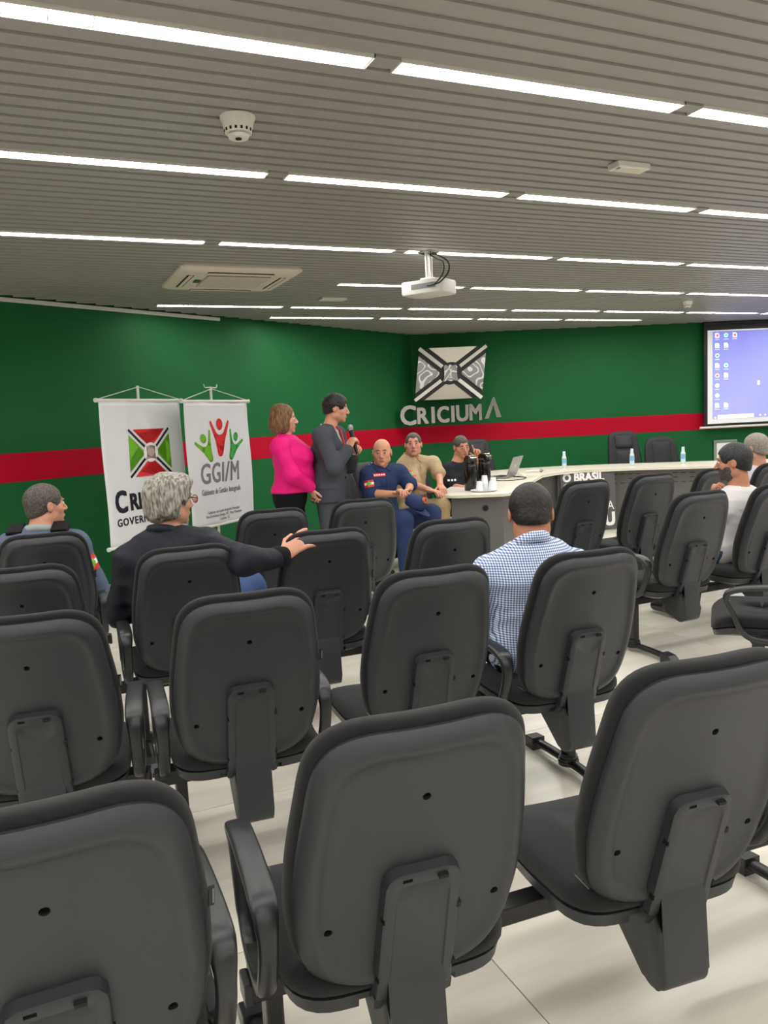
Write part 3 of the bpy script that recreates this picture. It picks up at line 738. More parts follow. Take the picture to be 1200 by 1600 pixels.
# ------------------------------------------------------------------ executive chairs at the table
leather = mat('black office leather', (40, 40, 43), rough=.6, bump=.2, scale=400, spec=.35)
def exec_chair(high=True):
    t = thing('executive_chair', '', 'chair', group='executive chairs at the table')
    H = .72 if high else .62
    ol = resample(round_poly([(-.21, 0), (.21, 0), (.25, .25), (.20, H), (-.20, H), (-.25, .25)] if high else [(-.20, 0), (.20, 0), (.245, .25), (.215, H), (-.215, H), (-.245, .25)],
                             [.06, .06, .08, .11, .11, .08] if high else [.08, .08, .1, .17, .17, .1], 8), 72)
    TM = Matrix.Translation((0, -.20, .44)) @ Matrix.Rotation(R_(12), 4, 'X')
    bm = bmesh.new(); pad(bm, ol, [(.24, -.055), (.05, -.05), (.008, -.035), (0, -.01), (.004, .02), (.03, .038), (.05, .040), (.24, .040)], lambda u, v: .5 * u * u)
    bmesh.ops.transform(bm, matrix=TM, verts=bm.verts); bm_obj('backrest', bm, leather, t, smooth=True)
    bm = bmesh.new()
    for (v0, v1) in (((.10, .44), (.47, H - .06)) if high else ((.08, .54),)):
        o2 = resample(round_poly([(-.13, v0), (.13, v0), (.13, v1), (-.13, v1)], .03, 6), 40); pad(bm, o2, [(.12, .03), (0, .035), (.004, .050), (.02, .058), (.12, .060)], lambda u, v: .5 * u * u)
    bmesh.ops.transform(bm, matrix=TM, verts=bm.verts); bm_obj('backrest_panel', bm, leather, t, smooth=True)['kind'] = 'stuff'
    b = bmesh.new(); so = resample(round_poly([(-.25, -.22), (.25, -.22), (.25, .27), (-.25, .27)], .09, 8), 64); pad(b, so, [(.24, .40), (.02, .40), (0, .42), (.0, .455), (.02, .48), (.06, .49), (.24, .49)])
    me_ = bpy.data.meshes.new('seat'); b.to_mesh(me_); b.free()
    for v in me_.vertices: x, y, z = v.co; v.co = (x, z, y)
    me_.shade_smooth(); link('seat', me_, leather, t)
    for s in (-1, 1):
        bm = bmesh.new(); add_tube(bm, [(s * .24, .12, .42), (s * .31, .14, .50), (s * .32, .16, .64), (s * .31, .12, .68), (s * .30, -.02, .68), (s * .30, -.14, .66), (s * .28, -.20, .60)], .020, 10, sx=1.3)
        bm_obj('armrest', bm, M['plastic2'], t, smooth=True)
    bm = bmesh.new(); add_cyl(bm, (0, 0, .09), (0, 0, .41), .028, seg=16); add_cyl(bm, (0, 0, .07), (0, 0, .22), .04, seg=16); bm_obj('gas_column', bm, M['metal_black'], t, ang=R_(40))
    for k in range(5):
        a = 2 * PI * k / 5 + .3; e = (math.cos(a) * .29, math.sin(a) * .29)
        bm = bmesh.new(); add_tube(bm, [(0, 0, .10), (e[0] * .5, e[1] * .5, .095), (e[0], e[1], .07)], [.03, .022, .016], 10); l = bm_obj('leg', bm, M['plastic2'], t, smooth=True)
        bm = bmesh.new(); q = Vector((-e[1], e[0], 0)).normalized() * .018; add_cyl(bm, Vector((e[0], e[1], .028)) - q, Vector((e[0], e[1], .028)) + q, .028, seg=16); bm_obj('caster', bm, M['metal_black'], l, ang=R_(40))
    return t
eh = exec_chair(True); el = exec_chair(False)
def ecopy(src, x, y, a, label): return copy_thing(src, (x, y, 0), a, label)
eh.location = (3.43, 10.85, 0); eh.rotation_euler = (0, 0, R_(-172)); eh['label'] = 'high-backed black executive chair behind the table, left of the pair on the right'
el.location = (3.92, 10.85, 0); el.rotation_euler = (0, 0, R_(-178)); el['label'] = 'lower rounded black executive chair behind the table, right of the pair'
ecopy(eh, 1.45, 10.02 + .55, R_(150), 'empty black executive chair behind the laptop, below the wall lettering')
ecopy(el, -.20, 7.27, R_(128), 'black executive chair the bald man in navy uniform sits on')
ecopy(el, .08, 7.98, R_(130), 'black executive chair the man in the khaki uniform sits on')
ecopy(el, .60, 8.75, R_(122), 'black executive chair the man in the black T-shirt sits on')

# ------------------------------------------------------------------ wall sign: brushed flag emblem and letters
def flat_poly(bm, pts, z0, z1, FM, mi=0):
    v0 = [bm.verts.new(FM @ Vector((x, y, z0))) for x, y in pts]; v1 = [bm.verts.new(FM @ Vector((x, y, z1))) for x, y in pts]; n = len(pts)
    fs = [bm.faces.new(v0[::-1]), bm.faces.new(v1)] + [bm.faces.new((v0[i], v0[(i + 1) % n], v1[(i + 1) % n], v1[i])) for i in range(n)]
    for f in fs: f.material_index = mi
def emblem_shapes(W, H, shear, cr):
    """flag with saltire: returns dict of polygons in local coordinates (0..W, 0..H)"""
    sx = lambda x, y: (x + shear * y, y)
    g = .06 * W; c = (W / 2, H / 2)
    k = H / W
    top = [(g * 1.6, H), (W - g * 1.6, H), (W / 2 + .03 * W, H / 2 + g * .55), (W / 2 - .03 * W, H / 2 + g * .55)]
    return top
sign_z0, SW, SH, SHR = 1.722, 1.005, .755, .125
sgn = thing('wall_sign', 'steel flag emblem with saltire and round crest above the raised city name on the wall', 'sign', (.535, 11.86, sign_z0))
yw = lambda x: 11.92 + .0565 * (x - .51)
FM = frame(RD, (0, 0, 1), (0, 0.02, 0))
def clip_circle(poly, c, r, n=24):
    """cut a circle out of a triangle whose apex lies inside the circle"""
    out = []; N = len(poly)
    for i in range(N):
        p, q = Vector(poly[i]), Vector(poly[(i + 1) % N]); cc = Vector(c)
        ip, iq = (p - cc).length < r, (q - cc).length < r
        def hit(a, b):
            lo, hi = 0, 1
            for _ in range(40):
                m = (lo + hi) / 2
                if ((a.lerp(b, m) - cc).length < r): hi = m
                else: lo = m
            return a.lerp(b, lo)
        if not ip: out.append(tuple(p))
        if not ip and iq: h1 = hit(p, q); out.append(tuple(h1))
        if ip and not iq:
            h2 = hit(q, p)
            a1 = math.atan2(out[-1][1] - cc.y, out[-1][0] - cc.x) if out else 0
            a2 = math.atan2(h2.y - cc.y, h2.x - cc.x); da = (a2 - a1 + PI) % (2 * PI) - PI
            for k in range(1, 10): out.append((cc.x + r * math.cos(a1 + da * k / 10), cc.y + r * math.sin(a1 + da * k / 10)))
            out.append(tuple(h2))
    return out
def emblem(W, H, shr, rc, gap, bar):
    S_ = lambda p: (p[0] + shr * p[1], p[1])
    c = Vector((W / 2, H / 2)); d1 = Vector((W, H)).normalized()
    o = (gap + bar) * 1.0
    wx = o / (H / math.hypot(W, H)); wy = o / (W / math.hypot(W, H))
    tri = {'top': [(W - wx, H), (wx, H), (W / 2, H / 2 + wy)], 'bottom': [(wx, 0), (W - wx, 0), (W / 2, H / 2 - wy)],
           'left': [(0, H - wy), (0, wy), (W / 2 - wx, H / 2)], 'right': [(W, wy), (W, H - wy), (W / 2 + wx, H / 2)]}
    res = {}
    for k, t in tri.items(): res[k] = [S_(p) for p in clip_circle(t, (W / 2, H / 2), rc)]
    bars = []
    for a in ((0, 0), (W, 0), (W, H), (0, H)):
        a = Vector(a); d = (c - a).normalized(); n = Vector((-d.y, d.x)); e = c - d * (rc * 1.0)
        bars.append([S_(p) for p in (a + n * bar * .5, a - n * bar * .5, e - n * bar * .5, e + n * bar * .5)])
    return res, bars, S_((W / 2, H / 2))
shapes, bars, cc = emblem(SW - SHR * SH + .09, SH, SHR, .165, .036, .05)
patm = bpy.data.materials.new('engraved steel'); patm.use_nodes = True
nt = patm.node_tree; b = nt.nodes['Principled BSDF']; b.inputs['Metallic'].default_value = .9; b.inputs['Roughness'].default_value = .3
tc = nt.nodes.new('ShaderNodeTexCoord'); n_ = nt.nodes.new('ShaderNodeTexNoise'); n_.inputs['Scale'].default_value = 3.2; n_.inputs['Detail'].default_value = 1
mt = nt.nodes.new('ShaderNodeMath'); mt.operation = 'MULTIPLY'; mt.inputs[1].default_value = 9
fr = nt.nodes.new('ShaderNodeMath'); fr.operation = 'FRACT'; cr_ = nt.nodes.new('ShaderNodeValToRGB')
cr_.color_ramp.elements[0].color = (.75, .75, .73, 1); cr_.color_ramp.elements[0].position = .22; cr_.color_ramp.elements[1].color = (.28, .28, .28, 1); cr_.color_ramp.elements[1].position = .28
nt.links.new(tc.outputs['Object'], n_.inputs['Vector']); nt.links.new(n_.outputs['Fac'], mt.inputs[0]); nt.links.new(mt.outputs[0], fr.inputs[0]); nt.links.new(fr.outputs[0], cr_.inputs[0]); nt.links.new(cr_.outputs[0], b.inputs['Base Color'])
for k, pts in shapes.items():
    bm = bmesh.new(); flat_poly(bm, pts, 0, .022, FM); bm_obj('emblem_plate', bm, patm if k in ('left', 'right') else M['brushed'], sgn)
for pts in bars:
    bm = bmesh.new(); flat_poly(bm, pts, 0, .028, FM); bm_obj('saltire_bar', bm, M['white'], sgn)
bm = bmesh.new(); w_e = SW - SHR * SH + .09; flat_poly(bm, [(.006, .006), (w_e - .006, .006), (w_e + SHR * SH - .008, SH - .006), (SHR * SH + .006, SH - .006)], -.03, -.002, FM); bm_obj('backing_board', bm, M['black'], sgn)
bm = bmesh.new()
shield = [(cc[0] + x * 1.0, cc[1] + y * 1.0) for x, y in [(-.10, .10), (-.075, .125), (-.04, .11), (0, .128), (.04, .11), (.075, .125), (.10, .10), (.092, 0), (.10, -.07), (.125, -.12), (.09, -.115), (.05, -.10), (0, -.118), (-.05, -.10), (-.09, -.115), (-.125, -.12), (-.10, -.07), (-.092, 0)]]
flat_poly(bm, shield, 0, .03, FM); bm_obj('crest', bm, patm, sgn)
bm = bmesh.new()
for q in ([(-.008, -.06), (.008, -.06), (.008, .06), (-.008, .06)], [(-.03, -.068), (.03, -.068), (.03, -.055), (-.03, -.055)], [(-.02, .05), (.02, .05), (.02, .062), (-.02, .062)]):
    flat_poly(bm, [(cc[0] + x, cc[1] + y) for x, y in q], .03, .036, FM)
bm_obj('crest_relief', bm, M['white'], sgn)['kind'] = 'stuff'
# raised letters
lx = .305
def letter(ch, x, z, size, m, xs=1.0, bold=.010):
    o = text_obj('letter', ch, size, m, frame(RD, (0, 0, 1), (x - .535, .015 - .056 * 0 + .0565 * (x - .535), z - sign_z0)) @ Matrix.Translation((0, 0, .03)), sgn, bold=bold, extrude=.012, xscale=xs)
    text_obj('letter_backing', ch, size, M['black'], frame(RD, (0, 0, 1), (x - .535, .015 + .0565 * (x - .535), z - sign_z0)) @ Matrix.Translation((.004, -.004, .0)), sgn, bold=bold * 1.7, extrude=.014, xscale=xs)
for ch, x, size, z, xs in (('C', .30, .40, 1.375, .88), ('R', .545, .33, 1.385, .86), ('I', .755, .33, 1.387, .95), ('C', .85, .33, 1.387, .80), ('I', 1.05, .33, 1.39, .95), ('U', 1.13, .33, 1.395, .86), ('M', 1.325, .33, 1.40, .80)):
    letter(ch, x, z, size, M['chrome'], xs)
bm = bmesh.new(); AF = frame(RD, (0, 0, 1), (1.60 - .535, .015 + .0565 * 1.07, 1.41 - sign_z0))
flat_poly(bm, [(-.04, 0), (.02, 0), (.115, .24), (.085, .30)], 0, .05, AF); bm_obj('letter', bm, M['chrome'], sgn)
bm = bmesh.new(); flat_poly(bm, [(.09, .31), (.115, .31), (.215, 0.01), (.14, 0.01), (.10, .18)], 0, .052, AF); bm_obj('letter', bm, M['chrome'], sgn)

for x, z in ((-.02, .68), (.02, .05), (.95, .70), (.90, .04), (.35, .72), (.55, .02)):
    bm = bmesh.new(); add_cyl(bm, FM @ Vector((x, z, -.37 + (0 if x > .3 else .20))), FM @ Vector((x, z, .01)), .006, seg=8); bm_obj('standoff', bm, M['metal_black'], sgn)
sgn.location = (.535 * .971, 11.86 * .971, CAMH + (sign_z0 - CAMH) * .971); sgn.scale = (.971, .971, .971)

# ------------------------------------------------------------------ projection screen
scr = thing('projection_screen', 'pull-down projection screen with black border showing a blue computer desktop', 'screen', (4.90, 12.0, 1.10))
SF = frame(RD, (0, 0, 1), (0, .06, 0)); SWD = 2.55
bm = bmesh.new(); add_box(bm, (SWD / 2, .81, 0), (SWD, 1.62, .006)); bmesh.ops.transform(bm, matrix=SF, verts=bm.verts); bm_obj('screen_border', bm, M['black'], scr)
bm = bmesh.new(); add_box(bm, (SWD / 2, .76, .005), (SWD - .11, 1.39, .004)); bmesh.ops.transform(bm, matrix=SF, verts=bm.verts)
bm_obj('screen_fabric', bm, mat('screen fabric', (200, 200, 198), rough=.8, emit=(.62, .62, .62), estr=.55), scr)
dk = bpy.data.materials.new('projected desktop'); dk.use_nodes = True; nt = dk.node_tree; b = nt.nodes['Principled BSDF']; b.inputs['Roughness'].default_value = .8
tc = nt.nodes.new('ShaderNodeTexCoord'); sp = nt.nodes.new('ShaderNodeSeparateXYZ'); n_ = nt.nodes.new('ShaderNodeTexNoise'); n_.inputs['Scale'].default_value = 1.1
ad = nt.nodes.new('ShaderNodeMath'); ad.operation = 'ADD'; mr = nt.nodes.new('ShaderNodeMapRange'); mr.inputs[1].default_value = -1.1; mr.inputs[2].default_value = .75
cr_ = nt.nodes.new('ShaderNodeValToRGB'); cr_.color_ramp.elements[0].color = (*lin((165, 160, 236)), 1); cr_.color_ramp.elements[1].color = (*lin((92, 96, 226)), 1)
e = cr_.color_ramp.elements.new(.45); e.color = (*lin((142, 150, 240)), 1)
nt.links.new(tc.outputs['Object'], sp.inputs[0]); nt.links.new(tc.outputs['Object'], n_.inputs['Vector']); nt.links.new(sp.outputs['Z'], ad.inputs[0])
mu = nt.nodes.new('ShaderNodeMath'); mu.operation = 'MULTIPLY_ADD'; mu.inputs[1].default_value = 1.2; mu.inputs[2].default_value = -1.4; nt.links.new(n_.outputs['Fac'], mu.inputs[0]); nt.links.new(mu.outputs[0], ad.inputs[1])
nt.links.new(ad.outputs[0], mr.inputs[0]); nt.links.new(mr.outputs[0], cr_.inputs[0]); nt.links.new(cr_.outputs[0], b.inputs['Emission Color']); b.inputs['Emission Strength'].default_value = .85
b.inputs['Base Color'].default_value = (.25, .25, .3, 1)
bm = bmesh.new(); add_box(bm, (.13 + 1.14, .785, .009), (2.28, 1.30, .003)); bmesh.ops.transform(bm, matrix=SF, verts=bm.verts); dsk = bm_obj('desktop_picture', bm, dk, scr)
def em(name, c, s=1.0): return mat(name, c, rough=.8, emit=lin(c), estr=s)
ic = {k: em('icon ' + k, v) for k, v in dict(white=(235, 240, 250), red=(225, 90, 90), blue=(60, 150, 220), teal=(60, 200, 190), grey=(190, 195, 215), bar=(232, 238, 248)).items()}
def icon(x, y, w_, h_, m, shape='box', par=None, z=.0115):
    bm = bmesh.new()
    if shape == 'disc': add_cyl(bm, (x, y, z), (x, y, z + .002), w_ / 2, seg=14)
    elif shape == 'page': add_prism(bm, [(x - w_ / 2, y - h_ / 2), (x + w_ / 2, y - h_ / 2), (x + w_ / 2, y + h_ * .2), (x + w_ * .2, y + h_ / 2), (x - w_ / 2, y + h_ / 2)], 'z', z, z + .002)
    else: add_box(bm, (x, y, z + .001), (w_, h_, .002))
    bmesh.ops.transform(bm, matrix=SF, verts=bm.verts); return bm_obj('desktop_icon', bm, m, par or dsk)
grid = [(0, 0, 'red', 'page'), (1, 0, 'teal', 'disc'), (2, 0, 'red', 'page'), (0, 1, 'white', 'page'), (1, 1, 'white', 'box'), (0, 2, 'blue', 'disc'), (0, 3, 'white', 'box'), (1, 3, 'teal', 'disc'),
        (0, 4, 'red', 'disc'), (1, 4, 'white', 'page'), (0, 5, 'white', 'disc'), (0, 6, 'grey', 'disc'), (0, 7, 'white', 'page'), (1, 7, 'white', 'box')]
for cx, cy, col, shp in grid:
    x = .20 + cx * .135; y = 1.375 - cy * .148
    icon(x, y, .062, .07, ic['white'], 'page' if shp != 'disc' else 'disc')
    if col != 'white': icon(x, y, .040, .036, ic[col], 'disc', z=.0138)
    icon(x, y - .058, .075, .010, ic['grey'])
icon(.20 + .29, .165, .56, .055, ic['bar']); icon(.17, .155, .022, .022, ic['white'])
icon(.40, .165, .30, .012, ic['grey'], z=.0138)
for x in (.87, .95, 1.04): icon(x, .165, .025, .025, ic['white'], 'disc')
icon(.84, .65, .035, .06, ic['white'])
bm = bmesh.new(); add_cyl(bm, (-.07, .012, .012), (SWD + .05, .012, .012), .017, seg=12); bmesh.ops.transform(bm, matrix=SF, verts=bm.verts); bm_obj('bottom_bar', bm, M['white'], scr, ang=R_(40))
bm = bmesh.new(); add_box(bm, (SWD / 2, 1.56, .01), (SWD + .04, .04, .06), bevel=.01); bmesh.ops.transform(bm, matrix=SF, verts=bm.verts); bm_obj('roller_case', bm, M['black'], scr)

# framed notice
fr_ = thing('framed_notice', 'small framed white notice on the green wall below the projection screen', 'picture', (5.10, 12.165, .60))
NF = frame(RD, (0, 0, 1), (0, -.002, 0))
bm = bmesh.new()
for c_, s_ in (((.17, .30, .01), (.36, .022, .02)), ((.17, .0, .01), (.36, .022, .02)), ((0, .15, .01), (.022, .30, .02)), ((.34, .15, .01), (.022, .30, .02))): add_box(bm, c_, s_, bevel=.002)
bmesh.ops.transform(bm, matrix=NF, verts=bm.verts); bm_obj('frame', bm, M['grey_light'], fr_)
bm = bmesh.new(); add_box(bm, (.17, .15, .006), (.32, .28, .004)); bmesh.ops.transform(bm, matrix=NF, verts=bm.verts); bm_obj('mount', bm, M['logo_green2'] if False else mat('pale green mount', (120, 160, 130), rough=.6), fr_)
bm = bmesh.new(); add_box(bm, (.17, .15, .010), (.27, .23, .003)); bmesh.ops.transform(bm, matrix=NF, verts=bm.verts); bm_obj('notice_sheet', bm, M['paper'], fr_)

# ------------------------------------------------------------------ banners on stands
def banner(name, label, x, y, width, ztop, zbot, ang, pole_top, pole_u, leanpole=.0):
    t = thing('hanging_banner', label, 'banner', (x, y, 0), 0, 'banners on stands')
    R3 = Vector((math.sin(ang), math.cos(ang), 0)); n = Vector((R3.y, -R3.x, 0))
    F_ = frame(R3, (0, 0, 1), (0, 0, 0))
    bm = bmesh.new(); nu, nv = 24, 26; H = ztop - zbot; vs = []
    for j in range(nv + 1):
        row = []
        for i in range(nu + 1):
            u = i / nu; v = j / nv; wv = .006 * math.sin(7 * v + 5 * u) + .004 * math.sin(19 * u + 3 * v)
            row.append(bm.verts.new(F_ @ Vector((u * width, zbot + v * H, wv))))
        vs.append(row)
    for j in range(nv):
        for i in range(nu): bm.faces.new((vs[j][i], vs[j][i + 1], vs[j + 1][i + 1], vs[j + 1][i]))
    sheet = bm_obj('banner_sheet', bm, M['banner'], t, smooth=True)
    sm = sheet.modifiers.new('s', 'SOLIDIFY'); sm.thickness = .003; sm.offset = -1
    for z, nm in ((ztop, 'top_rod'), (zbot, 'bottom_rod')):
        bm = bmesh.new(); add_cyl(bm, F_ @ Vector((-.02, z, 0)), F_ @ Vector((width + .02, z, 0)), .013, seg=12); rod = bm_obj(nm, bm, M['white'], t, ang=R_(40))
        for xe in (-.022, width + .022):
            bm = bmesh.new(); add_cyl(bm, F_ @ Vector((xe - .01, z, 0)), F_ @ Vector((xe + .01, z, 0)), .018, seg=12); bm_obj('rod_cap', bm, M['white'], rod, ang=R_(40))
    pu = pole_u * width
    bm = bmesh.new(); add_cyl(bm, F_ @ Vector((pu, .0, -.06)), F_ @ Vector((pu, pole_top, -.03)), .012, seg=12); bm_obj('pole', bm, M['white'], t, ang=R_(40))
    for s in (-.0, width):
        bm = bmesh.new(); add_cyl(bm, F_ @ Vector((pu, pole_top - .01, -.02)), F_ @ Vector((s, ztop + .01, 0)), .0035, seg=6); bm_obj('cord', bm, M['white'], t)
    for k in range(3):
        a = 2 * PI * k / 3 + .5
        bm = bmesh.new(); base = F_ @ Vector((pu, 0, -.06)); q = base + Vector((math.cos(a) * .28, math.sin(a) * .28, .012)); add_cyl(bm, base + Vector((0, 0, .22)), q, .009, seg=8); bm_obj('stand_leg', bm, M['white'], t)
    return t, F_, width, ztop, zbot, sheet, pole_top, pu
def wv(u, v): return .006 * math.sin(7 * v + 5 * u) + .004 * math.sin(19 * u + 3 * v)
def conform(me, B):
    """drape a flat print (x, y in sheet coordinates) on the banner sheet"""
    t, F_, W_, zt, zb = B[:5]
    for v in me.vertices:
        u = v.co.x / W_; q = (v.co.y - zb) / (zt - zb); v.co = F_ @ Vector((v.co.x, v.co.y, wv(u, q) + .0025 + v.co.z))
def bprint(name, bm, m, B):
    bmesh.ops.triangulate(bm, faces=bm.faces)
    bmesh.ops.subdivide_edges(bm, edges=[e for e in bm.edges if e.calc_length() > .06], cuts=2)
    bmesh.ops.recalc_face_normals(bm, faces=bm.faces)
    me = bpy.data.meshes.new(name); bm.to_mesh(me); bm.free(); conform(me, B); return link(name, me, m, B[5])
def btext(s, x, y, size, m, B, **k):
    me = text_mesh(s, size, extrude=.0006, **k); me.transform(Matrix.Translation((x, y, 0))); me.materials.clear(); conform(me, B); return link('lettering', me, m, B[5])
def poly_print(name, pts, m, B, z=0.0):
    bm = bmesh.new(); vs = [bm.verts.new((x, y, z)) for x, y in pts]; bm.faces.new(vs)
    bmesh.ops.extrude_face_region(bm, geom=bm.faces[:]); return bprint(name, bm, m, B)
B1 = banner('b', 'white hanging banner with the red and green flag and city name, left of the two', -2.235, 6.40, 1.0, 1.735, .53, R_(25), 1.86, .50)
S1, BR1, c1 = emblem(.52, .40, 0.0, .085, .012, .022)
ox, oy = .30, 1.09
def off(p): return [(x + ox, y + oy) for x, y in p]
for k, pts in S1.items(): poly_print('emblem_field', off(pts), M['logo_green'] if k in ('left', 'right') else M['logo_red'], B1)
for pts in BR1: poly_print('saltire_bar', off(pts), M['ink'], B1)
poly_print('emblem_disc', [(c1[0] + ox + .082 * math.cos(a * PI / 12), c1[1] + oy + .082 * math.sin(a * PI / 12)) for a in range(24)], M['paper'], B1, .001)
csm = mat('crest print', (176, 160, 150), rough=.4)
poly_print('crest', [(c1[0] + ox + x * .52, c1[1] + oy + y * .52) for x, y in [(-.10, .10), (0, .12), (.10, .10), (.09, 0), (.10, -.07), (.12, -.12), (0, -.10), (-.12, -.12), (-.10, -.07), (-.09, 0)]], csm, B1, .002)
btext('C', .085, .815, .25, M['ink'], B1, bold=.009, xscale=.85); btext('RICIÚMA', .26, .820, .195, M['ink'], B1, bold=.007, xscale=.86)
btext('GOVERNO', .085, .70, .088, M['ink'], B1, bold=.002, spacing=1.15)
B2 = banner('b', 'white hanging banner with three raised-arm figures in green and red, right of the two', -1.705, 7.00, .97, 1.715, .575, R_(25), 1.84, .46)
def figure(cx, cy, s, m, tilt, B):
    R2 = Matrix.Rotation(tilt, 2)
    def T_(pts): return [tuple(Vector((cx, cy)) + R2 @ (Vector(p) * s)) for p in pts]
    body = T_(round_poly([(-.62, 1.02), (-.72, .92), (-.32, .10), (-.16, -.55), (0, -.62), (.16, -.55), (.32, .10), (.72, .92), (.62, 1.02), (.22, .42), (0, .34), (-.22, .42)], [.05, .05, .1, .12, .1, .12, .1, .05, .05, .12, .1, .12], 4))
    poly_print('figure_body', body, m, B)
    poly_print('figure_head', T_([(.22 * math.cos(a * PI / 10), .82 + .26 * math.sin(a * PI / 10)) for a in range(20)]), m, B)
figure(.305, 1.255, .17, M['logo_green'], R_(28), B2); figure(.49, 1.33, .21, M['logo_red'], 0, B2); figure(.675, 1.255, .17, M['logo_green2'], R_(-28), B2)
btext('GGI/M', .17, .97, .26, M['greyink'], B2, bold=.0035, xscale=.78, shear=.08, spacing=1.06)
btext('Gabinete de Gestão Integrada', .165, .865, .075, M['greyink'], B2, xscale=.66, shear=.1, bold=.0004)
for k, s in enumerate(('Gabinete de Gestão Integrada Municipal', 'Rua Domênico Sônego, 542 - Paço Municipal', 'Criciúma - SC')):
    btext(s, .48, .690 - .037 * k, .036, M['greyink'], B2, xscale=.85, align='CENTER')
# little cross-bar on top of the right stand
bm = bmesh.new(); F2 = B2[1]; add_tube(bm, [F2 @ Vector((B2[7] + x, 1.84 + z, -.03)) for x, z in ((-.10, .03), (-.09, .005), (-.07, .0), (0, .005), (.07, 0), (.09, .005), (.10, .03))], .005, 8); bm_obj('hook_bar', bm, M['white'], B2[0], smooth=True)

# ------------------------------------------------------------------ things on the ceiling
def ceil_at(px, py):
    d = np.linalg.solve(RC, np.array([(px - 600) / f_px, (py - 800) / f_px, 1.0])); d = d * ((CEIL - CAMH) / d[2]); return Vector((d[0], d[1], CEIL))
ac = thing('air_conditioner', 'cream square ceiling cassette air conditioner with louvred grille', 'air conditioner', tuple(Sv * 1.63 + Nv * 6.55 + Vector((0, 0, CEIL))), 0)
ac.rotation_euler = (0, 0, ang_s)
bm = bmesh.new(); AR = resample(round_poly([(-.48, -.48), (.48, -.48), (.48, .48), (-.48, .48)], .04, 4), 48)
def flatpad(bm, ol, rings, mi=0):
    R0 = []
    for ins, z in rings: R0.append([bm.verts.new((x * (1 - ins / .48), y * (1 - ins / .48), z)) for x, y in ol])
    for a, b in zip(R0, R0[1:]):
        for k in range(len(ol)): bm.faces.new((a[k], a[(k + 1) % len(ol)], b[(k + 1) % len(ol)], b[k])).material_index = mi
    bm.faces.new(R0[-1]).material_index = mi; bm.faces.new(R0[0][::-1]).material_index = mi
flatpad(bm, AR, [(0, .01), (0, -.012), (.01, -.022), (.06, -.034), (.17, -.040), (.18, -.034), (.2, -.034)]); bm_obj('cover_panel', bm, M['cream'], ac, ang=R_(30))
for k in range(4):
    Rz = Matrix.Rotation(k * PI / 2, 4, 'Z'); bm = bmesh.new()
    add_box(bm, (0, .385, -.0405), (.52, .012, .004), rot=None); add_box(bm, (0, .345, -.0405), (.52, .005, .004))
    bmesh.ops.transform(bm, matrix=Rz, verts=bm.verts); bm_obj('outlet_slot', bm, M['hole'], ac)['kind'] = 'stuff'
    bm = bmesh.new(); add_box(bm, (0, .366, -.043), (.51, .030, .005), bevel=.002); bmesh.ops.transform(bm, matrix=Rz, verts=bm.verts); bm_obj('outlet_flap', bm, M['cream'], ac)
bm = bmesh.new(); add_box(bm, (0.02, 0, -.036), (.50, .50, .003)); gr_ = bm_obj('grille_recess', bm, M['hole'], ac)
for k in range(14):
    bm = bmesh.new(); add_box(bm, (0.02, -.24 + .48 * k / 13, -.042), (.50, .014, .007)); bm_obj('grille_louver', bm, M['cream'], gr_)
bm = bmesh.new()
for k in range(22): add_box(bm, (-.23 + .5 * k / 21, 0, -.041), (.005, .50, .006))
bm_obj('grille_ribs', bm, M['cream'], gr_)['kind'] = 'stuff'
bm = bmesh.new(); add_box(bm, (-.275, -.02, -.0425), (.05, .09, .005), bevel=.001); bm_obj('maker_badge', bm, mat('green badge', (20, 90, 60), rough=.5), ac)

def detector(px, py, s, label, y0=0):
    p = ceil_at(px, py); t = thing('smoke_detector', label, 'smoke detector', p)
    bm = bmesh.new(); add_lathe(bm, [(.062 * s, 0), (.062 * s, -.006 * s), (.055 * s, -.020 * s), (.049 * s, -.052 * s), (.046 * s, -.056 * s), (.001, -.056 * s)], seg=36); bm_obj('detector_body', bm, M['white'], t, ang=R_(40))
    bm = bmesh.new()
    for k in range(16):
        a = 2 * PI * k / 16; add_box(bm, (.0475 * s * math.cos(a), .0475 * s * math.sin(a), -.048 * s), (.006 * s, .008 * s, .010 * s), rot=Matrix.Rotation(a, 4, 'Z'))
    bm_obj('vent_slots', bm, M['hole'], t)['kind'] = 'stuff'
    bm = bmesh.new(); add_lathe(bm, [(.028 * s, -.054 * s), (.038 * s, -.062 * s), (.034 * s, -.072 * s), (.001, -.074 * s)], seg=30); cp = bm_obj('detector_cap', bm, M['white'], t, ang=R_(40))
    bm = bmesh.new(); add_cyl(bm, (0, -.006 * s, -.073 * s), (0, -.006 * s, -.077 * s), .011 * s, seg=16); bm_obj('sensor_window', bm, M['hole'], cp)
    return t
detector(371, 183, 1.12, 'white domed smoke detector on the ceiling above the banners, nearest one')
detector(1074, 471, 1.0, 'tiny white smoke detector on the far ceiling near the projection screen')
p = ceil_at(983, 256); em_ = thing('emergency_light', 'flat white rectangular emergency light on the ceiling at the right', 'ceiling light', p); em_.rotation_euler = (0, 0, ang_s)
bm = bmesh.new(); add_box(bm, (0, 0, -.016), (.20, .085, .032), bevel=.006); bm_obj('light_body', bm, M['white'], em_)
bm = bmesh.new(); add_box(bm, (0, 0, -.033), (.15, .055, .004), bevel=.001); bm_obj('light_lens', bm, M['cream'], em_)
bm = bmesh.new(); add_box(bm, (-.085, -.02, -.0335), (.008, .02, .003)); bm_obj('indicator', bm, M['greyink'], em_)
p = ceil_at(520, 466); jb = thing('ceiling_plate', 'thin white rectangular plate on the ceiling right of the air conditioner', 'ceiling plate', p); jb.rotation_euler = (0, 0, ang_s)
